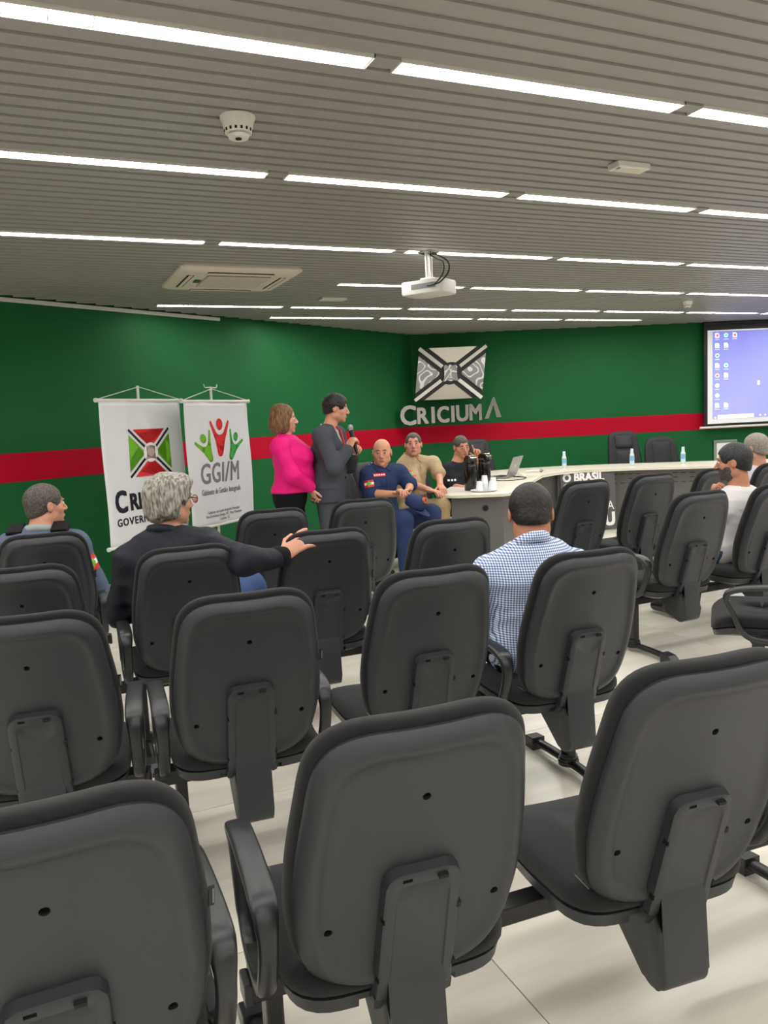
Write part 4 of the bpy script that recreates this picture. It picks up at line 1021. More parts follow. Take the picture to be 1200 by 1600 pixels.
bm = bmesh.new(); add_box(bm, (0, 0, -.010), (.26, .12, .020), bevel=.004); bm_obj('plate_cover', bm, M['white'], jb)

# projector on its ceiling bracket
pj = thing('projector', 'white projector hanging from a ceiling pole', 'projector', tuple(ceil_at(669, 392) + Vector((0, 0, 0))), R_(33))
bm = bmesh.new(); add_box(bm, (0, 0, -.012), (.12, .12, .012), bevel=.002); bm_obj('mount_plate', bm, M['chrome'], pj)
for s in (-1, 1):
    bm = bmesh.new(); add_cyl(bm, (s * .016, 0, -.01), (s * .016, 0, -.195), .013, seg=14); bm_obj('pole', bm, M['white'], pj, ang=R_(40))
bm = bmesh.new(); add_box(bm, (0, 0, -.205), (.10, .10, .02), bevel=.004); bm_obj('bracket', bm, M['white'], pj)
bm = bmesh.new(); bx_ = [( -.17, -.13), (.17, -.13), (.17, .10), (.12, .14), (-.12, .14), (-.17, .10)]
add_prism(bm, round_poly(bx_, .02, 4), 'z', -.315, -.222, bevel=.010); bd = bm_obj('projector_body', bm, M['white'], pj, ang=R_(45))
bm = bmesh.new(); add_cyl(bm, (-.08, .10, -.268), (-.08, .155, -.268), .034, .03, 20); bm_obj('lens', bm, M['black'], bd, ang=R_(40))
bm = bmesh.new()
for k in range(6): add_box(bm, (-.1715, -.06 + .024 * k, -.268), (.003, .008, .05))
bm_obj('vent_slots', bm, M['greyink'], bd)['kind'] = 'stuff'
bm = bmesh.new(); add_box(bm, (.02, -.131, -.265), (.20, .004, .035)); bm_obj('socket_panel', bm, M['greyink'], bd)
for k, (r_, o_) in enumerate(((.34, .0), (.28, .03))):
    pts = [(.0, 0, -.02), (.10, -.05, -.05 - o_), (r_ * .62, -.10, -.12), (r_ * .70, -.15, -.20), (r_ * .55, -.175, -.262), (.12, -.17, -.275), (.06, -.14, -.27)]
    P_ = [Vector(q) for q in pts]; bm = bmesh.new(); out = []
    for i in range(len(P_) - 1):
        p0, p1, p2, p3 = P_[max(i - 1, 0)], P_[i], P_[i + 1], P_[min(i + 2, len(P_) - 1)]
        for q in range(6):
            t_ = q / 6; out.append(.5 * ((2 * p1) + (-p0 + p2) * t_ + (2 * p0 - 5 * p1 + 4 * p2 - p3) * t_ * t_ + (-p0 + 3 * p1 - 3 * p2 + p3) * t_ ** 3))
    add_tube(bm, out + [P_[-1]], .0055, 7); bm_obj('projector_cable', bm, M['black'], pj, smooth=True)

# white cable duct along the top of the left wall
a_ = K + LD * 3.7 + nL * .012; b_ = K + LD * 8.6 + nL * .012; mid = (a_ + b_) / 2
bm = bmesh.new(); add_box(bm, (mid.x, mid.y, CEIL - .025), ((b_ - a_).length, .025, .035), rot=Matrix.Rotation(math.atan2(LD.y, LD.x), 4, 'Z'), bevel=.003)
for v in bm.verts: pass
o = bm_obj('trim_1', bm, M['white']); o['kind'] = 'structure'

# ------------------------------------------------------------------ figures: smooth implicit bodies, meshed with surface nets
def V3(*a): return np.array(a, float)
class Field:
    def __init__(s): s.ops = []
    def ell(s, c, r, k=.02, rot=None, op='u'):
        s.ops.append((op, 'e', V3(*c), V3(*r), np.eye(3) if rot is None else rot, k)); return s
    def limb(s, a, b, ra, rb, k=.02, side=None, sx=1.0, sy=1.0, op='u'):
        s.ops.append((op, 'l', V3(*a), V3(*b), (ra, rb, side, sx, sy), k)); return s
    def half(s, p, n, k=.004):
        n = V3(*n); s.ops.append(('h', 'h', V3(*p), n / np.linalg.norm(n), None, k)); return s
    def noise(s, amp, freq, seed=0, ridge=False, stretch=(1, 1, 1)):
        s.ops.append(('n', 'r' if ridge else 'n', amp, freq, seed, stretch)); return s
def sd_ell(P, c, r, rot):
    q = (P - c) @ rot
    k0 = np.sqrt(((q / r) ** 2).sum(-1)); k1 = np.sqrt(((q / (r * r)) ** 2).sum(-1)) + 1e-9
    return k0 * (k0 - 1) / k1
def sd_limb(P, a, b, ra, rb, side, sx, sy):
    d = b - a; L = np.linalg.norm(d) + 1e-9; z = d / L
    q = P - a; t = np.clip((q @ z) / L, 0, 1)
    v = q - t[..., None] * d
    if side is not None:
        x = V3(*side); x = x - z * (x @ z); x /= np.linalg.norm(x) + 1e-9; y = np.cross(z, x)
        vx, vy, vz = v @ x, v @ y, v @ z
        m = min(sx, sy)
        return (np.sqrt((vx / sx) ** 2 + (vy / sy) ** 2 + (vz) ** 2) - (ra + (rb - ra) * t)) * m
    return np.linalg.norm(v, axis=-1) - (ra + (rb - ra) * t)
def nz(P, f, seed, st=(1, 1, 1)):
    x, y, z = (P[..., 0] * f * st[0], P[..., 1] * f * st[1], P[..., 2] * f * st[2]); s = seed * 1.7
    x2 = x + 1.3 * np.sin(y * .7 + z * .5 + s); y2 = y + 1.3 * np.sin(z * .8 + x * .4 + s * 2); z2 = z + 1.3 * np.sin(x * .6 + y * .9 + s * 3)
    return (np.sin(x2 + s) * np.cos(y2 * 1.1) + np.sin(y2 * .9 + s) * np.cos(z2) + np.sin(z2 * 1.2) * np.cos(x2 * .8 + s)) / 3
def bbox(op):
    if op[1] == 'e': r = op[3].max(); return op[2] - r, op[2] + r
    ra, rb, side, sx, sy = op[4]; m = max(ra, rb) * max(sx, sy, 1); return np.minimum(op[2], op[3]) - m, np.maximum(op[2], op[3]) + m
def axis(lo, hi, base, fine):
    out = [lo]; x = lo
    while x < hi:
        st = base
        for a, b, s in fine:
            if a - base < x < b: st = min(st, s)
        x += st; out.append(x)
    return np.array(out)
def mesh_field(name, F, base, fines=(), smooth_it=1):
    """fines: list of (centre, half, step) boxes"""
    lo = np.full(3, 9.); hi = np.full(3, -9.)
    for o in F.ops:
        if o[0] == 'u': a, b = bbox(o); lo = np.minimum(lo, a); hi = np.maximum(hi, b)
    lo -= .025; hi += .025
    ax = [axis(lo[i], hi[i], base, [(c[i] - h, c[i] + h, s) for c, h, s in fines]) for i in range(3)]
    nx, ny, nz_ = [len(a) for a in ax]
    D = np.full((nx, ny, nz_), .06)
    for o in F.ops:
        if o[0] in 'us':
            a, b = bbox(o); m = o[5] + .03
            i0 = [max(0, int(np.searchsorted(ax[i], a[i] - m)) - 1) for i in range(3)]; i1 = [min(len(ax[i]), int(np.searchsorted(ax[i], b[i] + m)) + 1) for i in range(3)]
            if any(p >= q for p, q in zip(i0, i1)): continue
            sl = tuple(slice(p, q) for p, q in zip(i0, i1))
            G = np.stack(np.meshgrid(ax[0][sl[0]], ax[1][sl[1]], ax[2][sl[2]], indexing='ij'), -1)
            d = sd_ell(G, o[2], o[3], o[4]) if o[1] == 'e' else sd_limb(G, o[2], o[3], *o[4])
            k = max(o[5], 1e-4); cur = D[sl]
            if o[0] == 'u':
                h = np.clip(.5 + .5 * (cur - d) / k, 0, 1); D[sl] = cur * (1 - h) + d * h - k * h * (1 - h)
            else:
                d = -d; h = np.clip(.5 - .5 * (cur - d) / k, 0, 1); D[sl] = cur * (1 - h) + d * h + k * h * (1 - h)
        else:
            G = np.stack(np.meshgrid(*ax, indexing='ij'), -1)
            if o[0] == 'h': D = np.maximum(D, (G - o[2]) @ o[3])
            else:
                m = np.abs(D) < .03; v_ = nz(G[m], o[3], o[4], o[5]); D[m] += o[2] * (v_ if o[1] == 'n' else (.45 - 2.2 * np.sqrt(np.abs(v_) + .004)))
    # surface nets
    S = D < 0
    c8 = [S[i:nx - 1 + i, j:ny - 1 + j, k:nz_ - 1 + k] for i in (0, 1) for j in (0, 1) for k in (0, 1)]
    cnt = sum(c.astype(np.int8) for c in c8); act = (cnt > 0) & (cnt < 8)
    idx = -np.ones(act.shape, int); A = np.argwhere(act); idx[act] = np.arange(len(A))
    acc = np.zeros((len(A), 3)); num = np.zeros(len(A))
    X = [a for a in ax]
    corners = [(i, j, k) for i in (0, 1) for j in (0, 1) for k in (0, 1)]
    for ci in range(8):
        for cj in range(ci + 1, 8):
            p, q = corners[ci], corners[cj]
            if sum(abs(u - v) for u, v in zip(p, q)) != 1: continue
            dp = D[A[:, 0] + p[0], A[:, 1] + p[1], A[:, 2] + p[2]]; dq = D[A[:, 0] + q[0], A[:, 1] + q[1], A[:, 2] + q[2]]
            m = (dp < 0) != (dq < 0); t = dp / np.where(m, dp - dq, 1)
            P0 = np.stack([X[i][A[:, i] + p[i]] for i in range(3)], 1); P1 = np.stack([X[i][A[:, i] + q[i]] for i in range(3)], 1)
            acc[m] += (P0 + (P1 - P0) * t[:, None])[m]; num[m] += 1
    VV = acc / np.maximum(num, 1)[:, None]
    faces = []
    for axn in range(3):
        o1, o2 = [(1, 2), (2, 0), (0, 1)][axn]
        sl0 = [slice(None)] * 3; sl1 = [slice(None)] * 3; sl0[axn] = slice(0, -1); sl1[axn] = slice(1, None)
        ch = S[tuple(sl0)] != S[tuple(sl1)]
        E_ = np.argwhere(ch); sg = S[tuple(sl0)][ch]
        ok = (E_[:, o1] > 0) & (E_[:, o2] > 0) & (E_[:, o1] < D.shape[o1] - 1) & (E_[:, o2] < D.shape[o2] - 1)
        E_ = E_[ok]; sg = sg[ok]
        def g_(d1, d2):
            e = E_.copy(); e[:, o1] -= d1; e[:, o2] -= d2; return idx[e[:, 0], e[:, 1], e[:, 2]]
        q = np.stack([g_(1, 1), g_(0, 1), g_(0, 0), g_(1, 0)], 1)
        q[~sg] = q[~sg][:, ::-1]; faces.append(q)
    FF = np.concatenate(faces); FF = FF[(FF >= 0).all(1)]
    for _ in range(smooth_it):       # light relaxation
        s_ = np.zeros_like(VV); n_ = np.zeros(len(VV))
        for a, b in ((0, 1), (1, 2), (2, 3), (3, 0)):
            np.add.at(s_, FF[:, a], VV[FF[:, b]]); np.add.at(n_, FF[:, a], 1); np.add.at(s_, FF[:, b], VV[FF[:, a]]); np.add.at(n_, FF[:, b], 1)
        VV = VV * .5 + .5 * s_ / np.maximum(n_, 1)[:, None]
    a_, b_, c_ = VV[FF[:, 0]], VV[FF[:, 1]], VV[FF[:, 2]]
    if (np.cross(b_ - a_, c_ - a_) * (a_ - VV.mean(0))).sum() < 0: FF = FF[:, ::-1].copy()
    me = bpy.data.meshes.new(name)
    me.vertices.add(len(VV)); me.vertices.foreach_set('co', VV.ravel())
    me.loops.add(len(FF) * 4); me.loops.foreach_set('vertex_index', FF.ravel().astype(np.int32))
    me.polygons.add(len(FF)); me.polygons.foreach_set('loop_start', np.arange(len(FF), dtype=np.int32) * 4); me.polygons.foreach_set('loop_total', np.full(len(FF), 4, np.int32))
    me.update(calc_edges=True); me.validate(); me.shade_smooth()
    return me, VV, FF

skin = {}
def skin_mat(rgb):
    if rgb not in skin: skin[rgb] = mat('skin %d' % len(skin), rgb, rough=.5, bump=.1, scale=500, var=.06, vscale=30, spec=.35, sub=.12)
    return skin[rgb]
def hair_mat(name, c1, c2, scale=140, rough=.55, stretch=(1, 1, 1)):
    m = mat(name, c1, rough=rough, bump=1.0, scale=scale, spec=.4); nt = m.node_tree; b = nt.nodes['Principled BSDF']
    tc = nt.nodes.new('ShaderNodeTexCoord'); n = nt.nodes.new('ShaderNodeTexNoise'); n.inputs['Scale'].default_value = scale * .5; n.inputs['Detail'].default_value = 4
    cr = nt.nodes.new('ShaderNodeValToRGB'); cr.color_ramp.elements[0].position = .38; cr.color_ramp.elements[1].position = .62
    cr.color_ramp.elements[0].color = (*lin(c1), 1); cr.color_ramp.elements[1].color = (*lin(c2), 1)
    mp = nt.nodes.new('ShaderNodeMapping'); mp.inputs['Scale'].default_value = stretch; nt.links.new(tc.outputs['Object'], mp.inputs['Vector']); nt.links.new(mp.outputs[0], n.inputs['Vector']); nt.links.new(n.outputs['Fac'], cr.inputs[0]); nt.links.new(cr.outputs[0], b.inputs['Base Color']); return m
M['lips'] = mat('lips', (172, 98, 88), rough=.45); M['eye'] = mat('eye white', (225, 222, 215), rough=.2); M['iris'] = mat('iris', (40, 28, 20), rough=.2)
def rotm(yaw, pitch, rl=0.0):
    """columns = head axes: right, forward, up; yaw clockwise from above, pitch up"""
    cy, sy = math.cos(-yaw), math.sin(-yaw); cp, sp = math.cos(pitch), math.sin(pitch); cr, sr = math.cos(rl), math.sin(rl)
    Rz = np.array([[cy, -sy, 0], [sy, cy, 0], [0, 0, 1]]); Rx = np.array([[1, 0, 0], [0, cp, -sp], [0, sp, cp]]); Ry = np.array([[cr, 0, sr], [0, 1, 0], [-sr, 0, cr]])
    return Rz @ Rx @ Ry
SIT = dict(pelvis=(0, 0, .57), waist=(0, -.03, .74), chest=(0, -.03, .94), neck=(0, -.01, 1.075), head=(0, .02, 1.195),
           shL=(-.185, -.02, 1.02), shR=(.185, -.02, 1.02), elL=(-.24, .06, .76), elR=(.24, .06, .76), wrL=(-.13, .27, .70), wrR=(.13, .27, .70),
           hipL=(-.095, .03, .545), hipR=(.095, .03, .545), knL=(-.14, .46, .53), knR=(.14, .46, .53), anL=(-.14, .44, .10), anR=(.14, .44, .10))
STAND = dict(pelvis=(0, 0, .95), waist=(0, .01, 1.08), chest=(0, 0, 1.29), neck=(0, -.01, 1.455), head=(0, .02, 1.575),
             shL=(-.185, 0, 1.40), shR=(.185, 0, 1.40), elL=(-.23, -.01, 1.12), elR=(.23, -.01, 1.12), wrL=(-.2, .10, .90), wrR=(.2, .10, .90),
             hipL=(-.09, 0, .91), hipR=(.09, 0, .91), knL=(-.10, .02, .49), knR=(.10, .02, .49), anL=(-.10, -.02, .09), anR=(.10, -.02, .09))
def torso_ops(F, J, inf, fat=1.0, broad=1.0, low=True, k=.05):
    Jp, Jw, Jc, Jn = (V3(*J[n]) for n in ('pelvis', 'waist', 'chest', 'neck')); sd = V3(*J['shR']) - V3(*J['shL']); sdh = V3(*J['hipR']) - V3(*J['hipL'])
    if low: F.limb(J['hipL'], J['hipR'], .098 * fat + inf, .098 * fat + inf, k)
    F.limb(Jp, Jw, .112 * fat + inf, .104 * fat + inf, k, side=sdh, sx=1.33, sy=1.0)
    F.limb(Jw, Jc, .104 * fat + inf, .112 * fat + inf, k, side=sd, sx=1.35 * broad, sy=1.0)
    F.limb(Jc, Jc * .4 + Jn * .6, .112 * fat + inf, .078 + inf, k, side=sd, sx=1.45 * broad, sy=.95)
    for s in 'LR':
        sh = V3(*J['sh' + s]); F.limb(Jc * .35 + Jn * .65, sh * .97 + Jn * .03 + V3(0, 0, -.005), .060 + inf, .054 + inf, .04)
        F.limb(Jn + V3(0, 0, -.03), sh + V3(0, 0, .0), .042 + inf * .7, .040 + inf, .045)
def arm_ops(F, J, s, inf, lower=True, upto=1.0, k=.02, thick=1.0):
    sh, el, wr = (V3(*J[n + s]) for n in ('sh', 'el', 'wr'))
    t1 = 1 + (thick - 1) * .35; F.ell(sh, (.052 * t1 + inf,) * 3, k)
    e2 = sh + (el - sh) * (upto if not lower else 1.0)
    F.limb(sh, e2, .050 * t1 + inf, (.042 * thick if lower else .050 * thick) + inf, k)
    if lower:
        w2 = el + (wr - el) * upto; F.limb(el, w2, .041 * thick + inf, (.041 + (.029 - .041) * upto) * thick + inf, k)
def leg_ops(F, J, s, inf, k=.03, thick=1.0, hem=1.0):
    hp, kn, an = (V3(*J[n + s]) for n in ('hip', 'kn', 'an'))
    F.limb(hp, kn, .088 * thick + inf, .060 * thick + inf, k); a2 = kn + (an - kn) * hem
    F.limb(kn, a2, .058 * thick + inf, .042 * thick + inf, k)
def hand_ops(F, wr, d, pn, thumb, curl=(25, 35, 25), spread=.0, scale=1.0, curls=None):
    """d: direction of the palm, pn: palm normal (fingers curl towards it), thumb: side direction"""
    wr = V3(*wr); d = V3(*d); d /= np.linalg.norm(d); pn = V3(*pn); pn = pn - d * (pn @ d); pn /= np.linalg.norm(pn); lat = np.cross(d, pn)
    if lat @ V3(*thumb) < 0: lat = -lat
    pe = wr + d * .088 * scale
    F.limb(wr - d * .01, pe - d * .012, .024 * scale, .028 * scale, .012, side=lat, sx=1.35, sy=.55)
    for i, (off_, L) in enumerate(((.030, .072), (.010, .080), (-.011, .074), (-.031, .058))):
        p = wr + d * (.080 - .004 * abs(i - 1)) * scale + lat * off_ * scale; ang = 0.0; cur = curls[i] if curls else curl
        for j, (fr, r0, r1) in enumerate(((.45, .0096, .0088), (.30, .0088, .0080), (.25, .0080, .0068))):
            ang += math.radians(cur[j]); dr = (d + lat * (spread * (1.5 - i))) * math.cos(ang) + pn * math.sin(ang); dr /= np.linalg.norm(dr); q = p + dr * L * fr * scale * 1.15
            F.limb(p, q, r0 * scale, r1 * scale, .003); p = q
    p = wr + d * .025 * scale + lat * .024 * scale; a = (d * .55 + lat * .75 + pn * .35); a /= np.linalg.norm(a); q = p + a * .045 * scale; F.limb(p, q, .014 * scale, .0105 * scale, .008)
    a2 = (d * .85 + lat * .25 + pn * .4); a2 /= np.linalg.norm(a2); F.limb(q, q + a2 * .038 * scale, .0105 * scale, .0085 * scale, .004)
def head_ops(F, H, R3, o):
    g = lambda x, y, z: H + R3 @ V3(x, y, z)
    el = lambda c, r, k=.02, op='u': F.ell(g(*c), r, k, R3, op)
    w_ = o.get('hw', 1.0)
    el((0, -.012, .030), (.076 * w_, .097, .088)); el((0, .020, -.022), (.066 * w_, .070, .085), .02); el((0, .034, -.070), (.050 * w_, .050, .040), .025)
    el((0, .074, -.098), (.019, .016, .014), .016)
    for s in (-1, 1):
        el((s * .046, .052, -.022), (.020, .020, .020), .02); el((s * .031, .083, .027), (.022, .010, .007), .010)
        el((s * .058, .0, -.062), (.014, .03, .024), .02)
    for s in (-1, 1): el((s * .031, .1005, .006), (.0165, .014, .010), .008, 's')
    F.limb(g(0, .086, .012), g(0, .108, -.026), .0075, .0115, .008); el((0, .104, -.031), (.011, .011, .009), .006)
    for s in (-1, 1): el((s * .012, .096, -.032), (.0075, .010, .007), .005)
    el((0, .087, -.060), (.024, .012, .0055), .005); el((0, .086, -.068), (.020, .012, .0065), .004)
    for s in (-1, 1):
        el((s * .080 * w_, -.006, -.004), (.0085, .018, .031), .006); el((s * .089 * w_, .000, .002), (.006, .009, .017), .004, 's')
def sub_mesh_colors(me, VV, FF, H, R3, regions):
    c = VV[FF].mean(1); L = (c - H) @ R3; mi = np.zeros(len(FF), np.int32)
    for cen, r, m, both in regions:
        for s in ((-1, 1) if both else (1,)):
            q = (L - np.array([s * cen[0], cen[1], cen[2]])) / np.array(r); mi[(q ** 2).sum(1) < 1] = m
    me.polygons.foreach_set('material_index', mi)
def add_mesh(name, F, base, m, par, fines=(), it=1):
    me, VV, FF = mesh_field(name, F, base, fines, it); o = link(name, me, m, par); return o, VV, FF
def decal(name, par, target, origin, direction, up, w_, h_, mats, painter, nu=16, nv=12, lift=.0025):
    """a thin badge laid on a garment; local coordinates of the figure"""
    dg = bpy.context.evaluated_depsgraph_get(); me = target.data
    tree = BVHTree.FromPolygons([v.co for v in me.vertices], [p.vertices[:] for p in me.polygons])
    d = Vector(direction).normalized(); r = d.cross(Vector(up)).normalized(); u = r.cross(d).normalized(); o = Vector(origin)
    bm = bmesh.new(); vs = []
    for j in range(nv + 1):
        row = []
        for i in range(nu + 1):
            p = o + r * ((i / nu - .5) * w_) + u * ((j / nv - .5) * h_)
            hit, n, _, _ = tree.ray_cast(p, d, .5)
            row.append(bm.verts.new((hit - d * lift) if hit else (o + r * ((i / nu - .5) * w_) + u * ((j / nv - .5) * h_) + d * .1)) if hit or True else None)
            row[-1].tag = hit is not None
        vs.append(row)
    for j in range(nv):
        for i in range(nu):
            q = (vs[j][i], vs[j][i + 1], vs[j + 1][i + 1], vs[j + 1][i])
            if all(v.tag for v in q):
                mi = painter((i + .5) / nu, (j + .5) / nv)
                if mi is not None: f = bm.faces.new(q); f.material_index = mi
    for v in [v for v in bm.verts if not v.link_faces]: bm.verts.remove(v)
    g_ = bmesh.ops.extrude_face_region(bm, geom=bm.faces[:]); bmesh.ops.translate(bm, vec=-d * .0012, verts=[x for x in g_['geom'] if isinstance(x, bmesh.types.BMVert)])
    return bm_obj(name, bm, mats, par)
def flag_paint(u, v):
    """red and white state flag with a lime lozenge"""
    if abs(u - .5) / .26 + abs(v - .5) / .36 < 1: return 2
    return 0 if (v > .66 or v < .33) else 1
class Person: pass
def person(label, loc, yaw, J, o):
    t = thing('person', label, 'person', loc, yaw); P_ = Person(); P_.t = t; P_.J = J; P_.o = o
    if o.get('group'): t['group'] = o['group']
    Fw = Matrix.Translation(loc) @ Matrix.Rotation(-yaw, 4, 'Z'); P_.inv = Fw.inverted(); P_.fw = Fw
    H = V3(*J['head']); R3 = rotm(*o.get('look', (0, 0, 0))); P_.H, P_.R = H, R3
    hs = o.get('hand_step', .0045); fines = [(H, .14, o.get('head_step', .0055))]
    F = Field(); fat = o.get('fat', 1.0); broad = o.get('broad', 1.0)
    torso_ops(F, J, -.006, fat, broad); [arm_ops(F, J, s, -.002, thick=o.get('armt', 1.0)) for s in 'LR']; [leg_ops(F, J, s, -.006) for s in 'LR']
    for s in 'LR':
        an = V3(*J['an' + s]); kn = V3(*J['kn' + s]); fd = V3(*o.get('toe' + s, (0, 1, 0))); F.limb(an + V3(0, 0, -.02), an + fd * .15 + V3(0, 0, -.055), .034, .026, .02)
    nk = V3(*J['neck']); F.limb(nk + V3(0, 0, -.05), H + R3 @ V3(0, -.018, -.05), .062 * o.get('neckt', 1), .054 * o.get('neckt', 1), .03)
    head_ops(F, H, R3, o)
    for hd in o.get('hands', []):
        hand_ops(F, *hd[:4], **hd[4]); c = V3(*hd[0]) + V3(*hd[1]) / np.linalg.norm(V3(*hd[1])) * .09; fines.append((c, .10, hs))
    me, VV, FF = mesh_field('body', F, .012, fines, 1)
    sk = skin_mat(o['skin']); body = link('body', me, [sk, M['lips'], o.get('browm', M['iris']), o.get('beardm', sk)], t); body['label'] = 'skin, face and hands'
    regs = [((.031, .092, .0305), (.019, .02, .0045), 2, True), ((0, .10, -.063), (.024, .02, .0095), 1, False)]
    if o.get('beard'): regs = [((0, .05, -.075), (.075, .09, .055), 3, False), ((.062, .035, -.055), (.02, .028, .032), 3, True), ((0, .10, -.063), (.022, .02, .007), 1, False)] + regs[:1]
    sub_mesh_colors(me, VV, FF, H, R3, regs); P_.body = body
    if o.get('eyes', True):
        for s in (-1, 1):
            bm = bmesh.new(); c = H + R3 @ V3(s * .031, .0838, .005); bmesh.ops.create_uvsphere(bm, u_segments=12, v_segments=10, radius=.0085)
            bmesh.ops.rotate(bm, cent=(0, 0, 0), matrix=Matrix.Rotation(R_(90), 3, 'X'), verts=bm.verts)
            for f in bm.faces:
                if f.calc_center_median().y > .0055: f.material_index = 1
            rm = Matrix([list(r) for r in R3]); bmesh.ops.transform(bm, matrix=rm.to_4x4(), verts=bm.verts); bmesh.ops.translate(bm, vec=c, verts=bm.verts)
            bm_obj('eye', bm, [M['eye'], M['iris']], t, smooth=True)
    return P_
def hair_short(P_, m, th=.008, front=.0, low=-.035, noise=.0016, name='hair', step=.005, amp2=0.0, rec=0.0):
    H, R3 = P_.H, P_.R; g = lambda x, y, z: H + R3 @ V3(x, y, z); w_ = P_.o.get('hw', 1.0); F = Field()
    F.ell(g(0, -.012, .030), (.076 * w_ + th, .097 + th, .088 + th), .01, R3); F.ell(g(0, -.045, -.030), (.060 * w_ + th * .6, .058 + th * .5, .060), .02, R3)
    F.ell(g(0, .102 + front, -.040), (.090, .062, .100), .004, R3, 's')                 # face opening
    for s in (-1, 1): F.ell(g(s * .088 * w_, .018, -.022), (.026, .030, .046), .004, R3, 's'); F.ell(g(s * .045, .105 + front, .055), (.03 + rec, .03 + rec, .03 + rec), .01, R3, 's')
    F.half(g(0, -.05, low), R3 @ V3(0, .35, -1)); F.noise(noise, 260, 3)
    if amp2: F.noise(amp2, 90, 5)
    return add_mesh(name, F, step, m, P_.t)[0]
def garment(P_, name, m, base=.009, inf=.012, sleeves='long', low=True, hem=None, seed=1, wr=.003, neck=True, fat=None, extra=None, cutv=None, upto=None, fr=26, sleevet=1.15):
    J, o = P_.J, P_.o; F = Field(); torso_ops(F, J, inf, (fat or o.get('fat', 1.0)), o.get('broad', 1.0), low)
    for s in 'LR':
        if sleeves == 'long': arm_ops(F, J, s, inf * .7, True, upto or .93, .03, sleevet * o.get('armt', 1.0))
        elif sleeves == 'short': arm_ops(F, J, s, inf, False, upto or .72, .03, sleevet * o.get('armt', 1.0))
    if extra: extra(F)
    F.noise(wr, fr, seed, stretch=(.8, .8, 1.6)); F.noise(wr * .5, fr * 2.3, seed + 2, stretch=(1.3, 1.3, .8)); F.noise(-wr * .75, fr * .62, seed + 5, ridge=True, stretch=(.7, .7, 1.7))
    if hem is not None: F.half((0, 0, hem), (0, 0, -1))
    nk = V3(*J['neck']); H = P_.H
    F.limb(nk + V3(0, 0, -.01), nk * .3 + H * .7, .060, .066, .004, op='s')
    if cutv: cutv(F)
    return add_mesh(name, F, base, m, P_.t)[0]
def collar(P_, m, r=.066, h=.035, name='collar', dz=.0, tilt=.25):
    nk = V3(*P_.J['neck']); up = P_.H + P_.R @ V3(0, -.018, -.05) - nk; up /= np.linalg.norm(up); bm = bmesh.new(); N_ = 30; rings = []
    fwd = V3(0, 1, 0)
    for (rr, zz) in ((r + .004, -.012), (r - .002, h), (r + .003, h + .003), (r + .013, h * .15), (r + .006, -.004)):
        rings.append([bm.verts.new(nk + V3(rr * math.sin(a) * 1.02, rr * math.cos(a) * 1.0, zz - tilt * .09 * (math.cos(a)) + dz) + up * .0) for a in [2 * PI * (k + .5) / N_ for k in range(N_)]])
    for a, b in zip(rings, rings[1:] + rings[:1]):
        for k in range(N_):
            if k in (0,) or k == N_ - 1:
                pass
            bm.faces.new((a[k], a[(k + 1) % N_], b[(k + 1) % N_], b[k]))
    return bm_obj(name, bm, m, P_.t, smooth=True)
def trousers(P_, m, inf=.014, name='trousers', seed=4, thick=1.08, base=.010, top=None, wr=.003):
    J = P_.J; F = Field(); fat = P_.o.get('fat', 1.0); F.limb(J['hipL'], J['hipR'], .098 * fat + inf - .004, .098 * fat + inf - .004, .04)
    F.limb(V3(*J['pelvis']), V3(*J['waist']) * .45 + V3(*J['pelvis']) * .55, .112 * fat + inf * .4, .108 * fat + inf * .3, .04, side=V3(*J['hipR']) - V3(*J['hipL']), sx=1.33, sy=1.0)
    for s in 'LR': leg_ops(F, J, s, inf, .03, thick, .97)
    F.noise(wr, 24, seed, stretch=(1, 1, 1.3)); F.noise(-wr * .8, 17, seed + 1, ridge=True, stretch=(1.2, .8, 1))
    if top is not None: F.half((0, 0, top), (0, 0, 1))
    return add_mesh(name, F, base, m, P_.t)[0]
def shoes(P_, m):
    for s in 'LR':
        an = V3(*P_.J['an' + s]); fd = V3(*P_.o.get('toe' + s, (0, 1, 0))); F = Field()
        F.limb(an + V3(0, 0, -.03) - fd * .03, an + fd * .17 + V3(0, 0, -.050), .046, .036, .02); F.limb(an + V3(0, 0, .0), an + V3(0, 0, -.04), .046, .044, .02); F.half((0, 0, an[2] - .088), (0, 0, -1))
        add_mesh('shoe', F, .008, m, P_.t)
def cloth(name, rgb, **k):
    k.setdefault('rough', .85); k.setdefault('bump', .4); k.setdefault('scale', 700); k.setdefault('spec', .2); return mat(name, rgb, **k)

# ------------------------------------------------------------------ the people
def setup(pel, yaw, base, s=1.0):
    loc = Vector((pel[0], pel[1], 0)); inv = (Matrix.Translation(loc) @ Matrix.Rotation(-yaw, 4, 'Z')).inverted()
    J = {k: tuple(Vector(v) * s) for k, v in base.items()}
    px = lambda x, y, Y: tuple(inv @ ray(x, y, Y))
    return loc, J, px
def mid(a, b, t=.5): return tuple(Vector(a).lerp(Vector(b), t))
def rel(a, dx, dy, dz): return (a[0] + dx, a[1] + dy, a[2] + dz)
hair_dark = hair_mat('dark short hair', (20, 17, 16), (42, 36, 32))
hair_pepper = hair_mat('grey flecked dark hair', (54, 49, 45), (96, 89, 82), scale=240)
hair_grey = hair_mat('silver grey hair', (98, 93, 86), (168, 162, 152), scale=170, stretch=(1.3, .8, .35))
hair_brown = hair_mat('chestnut hair', (86, 58, 36), (134, 98, 64), scale=200, stretch=(1, 1, .2))
hair_lgrey = hair_mat('light grey hair', (122, 114, 105), (160, 151, 141), scale=240)
stub = mat('stubble', (128, 104, 90), rough=.8); brow_d = mat('dark brows', (46, 36, 30), rough=.8)
jeans = cloth('blue denim', (62, 80, 124), var=.15, vscale=30)
dark_trs = cloth('black trousers cloth', (16, 16, 20))
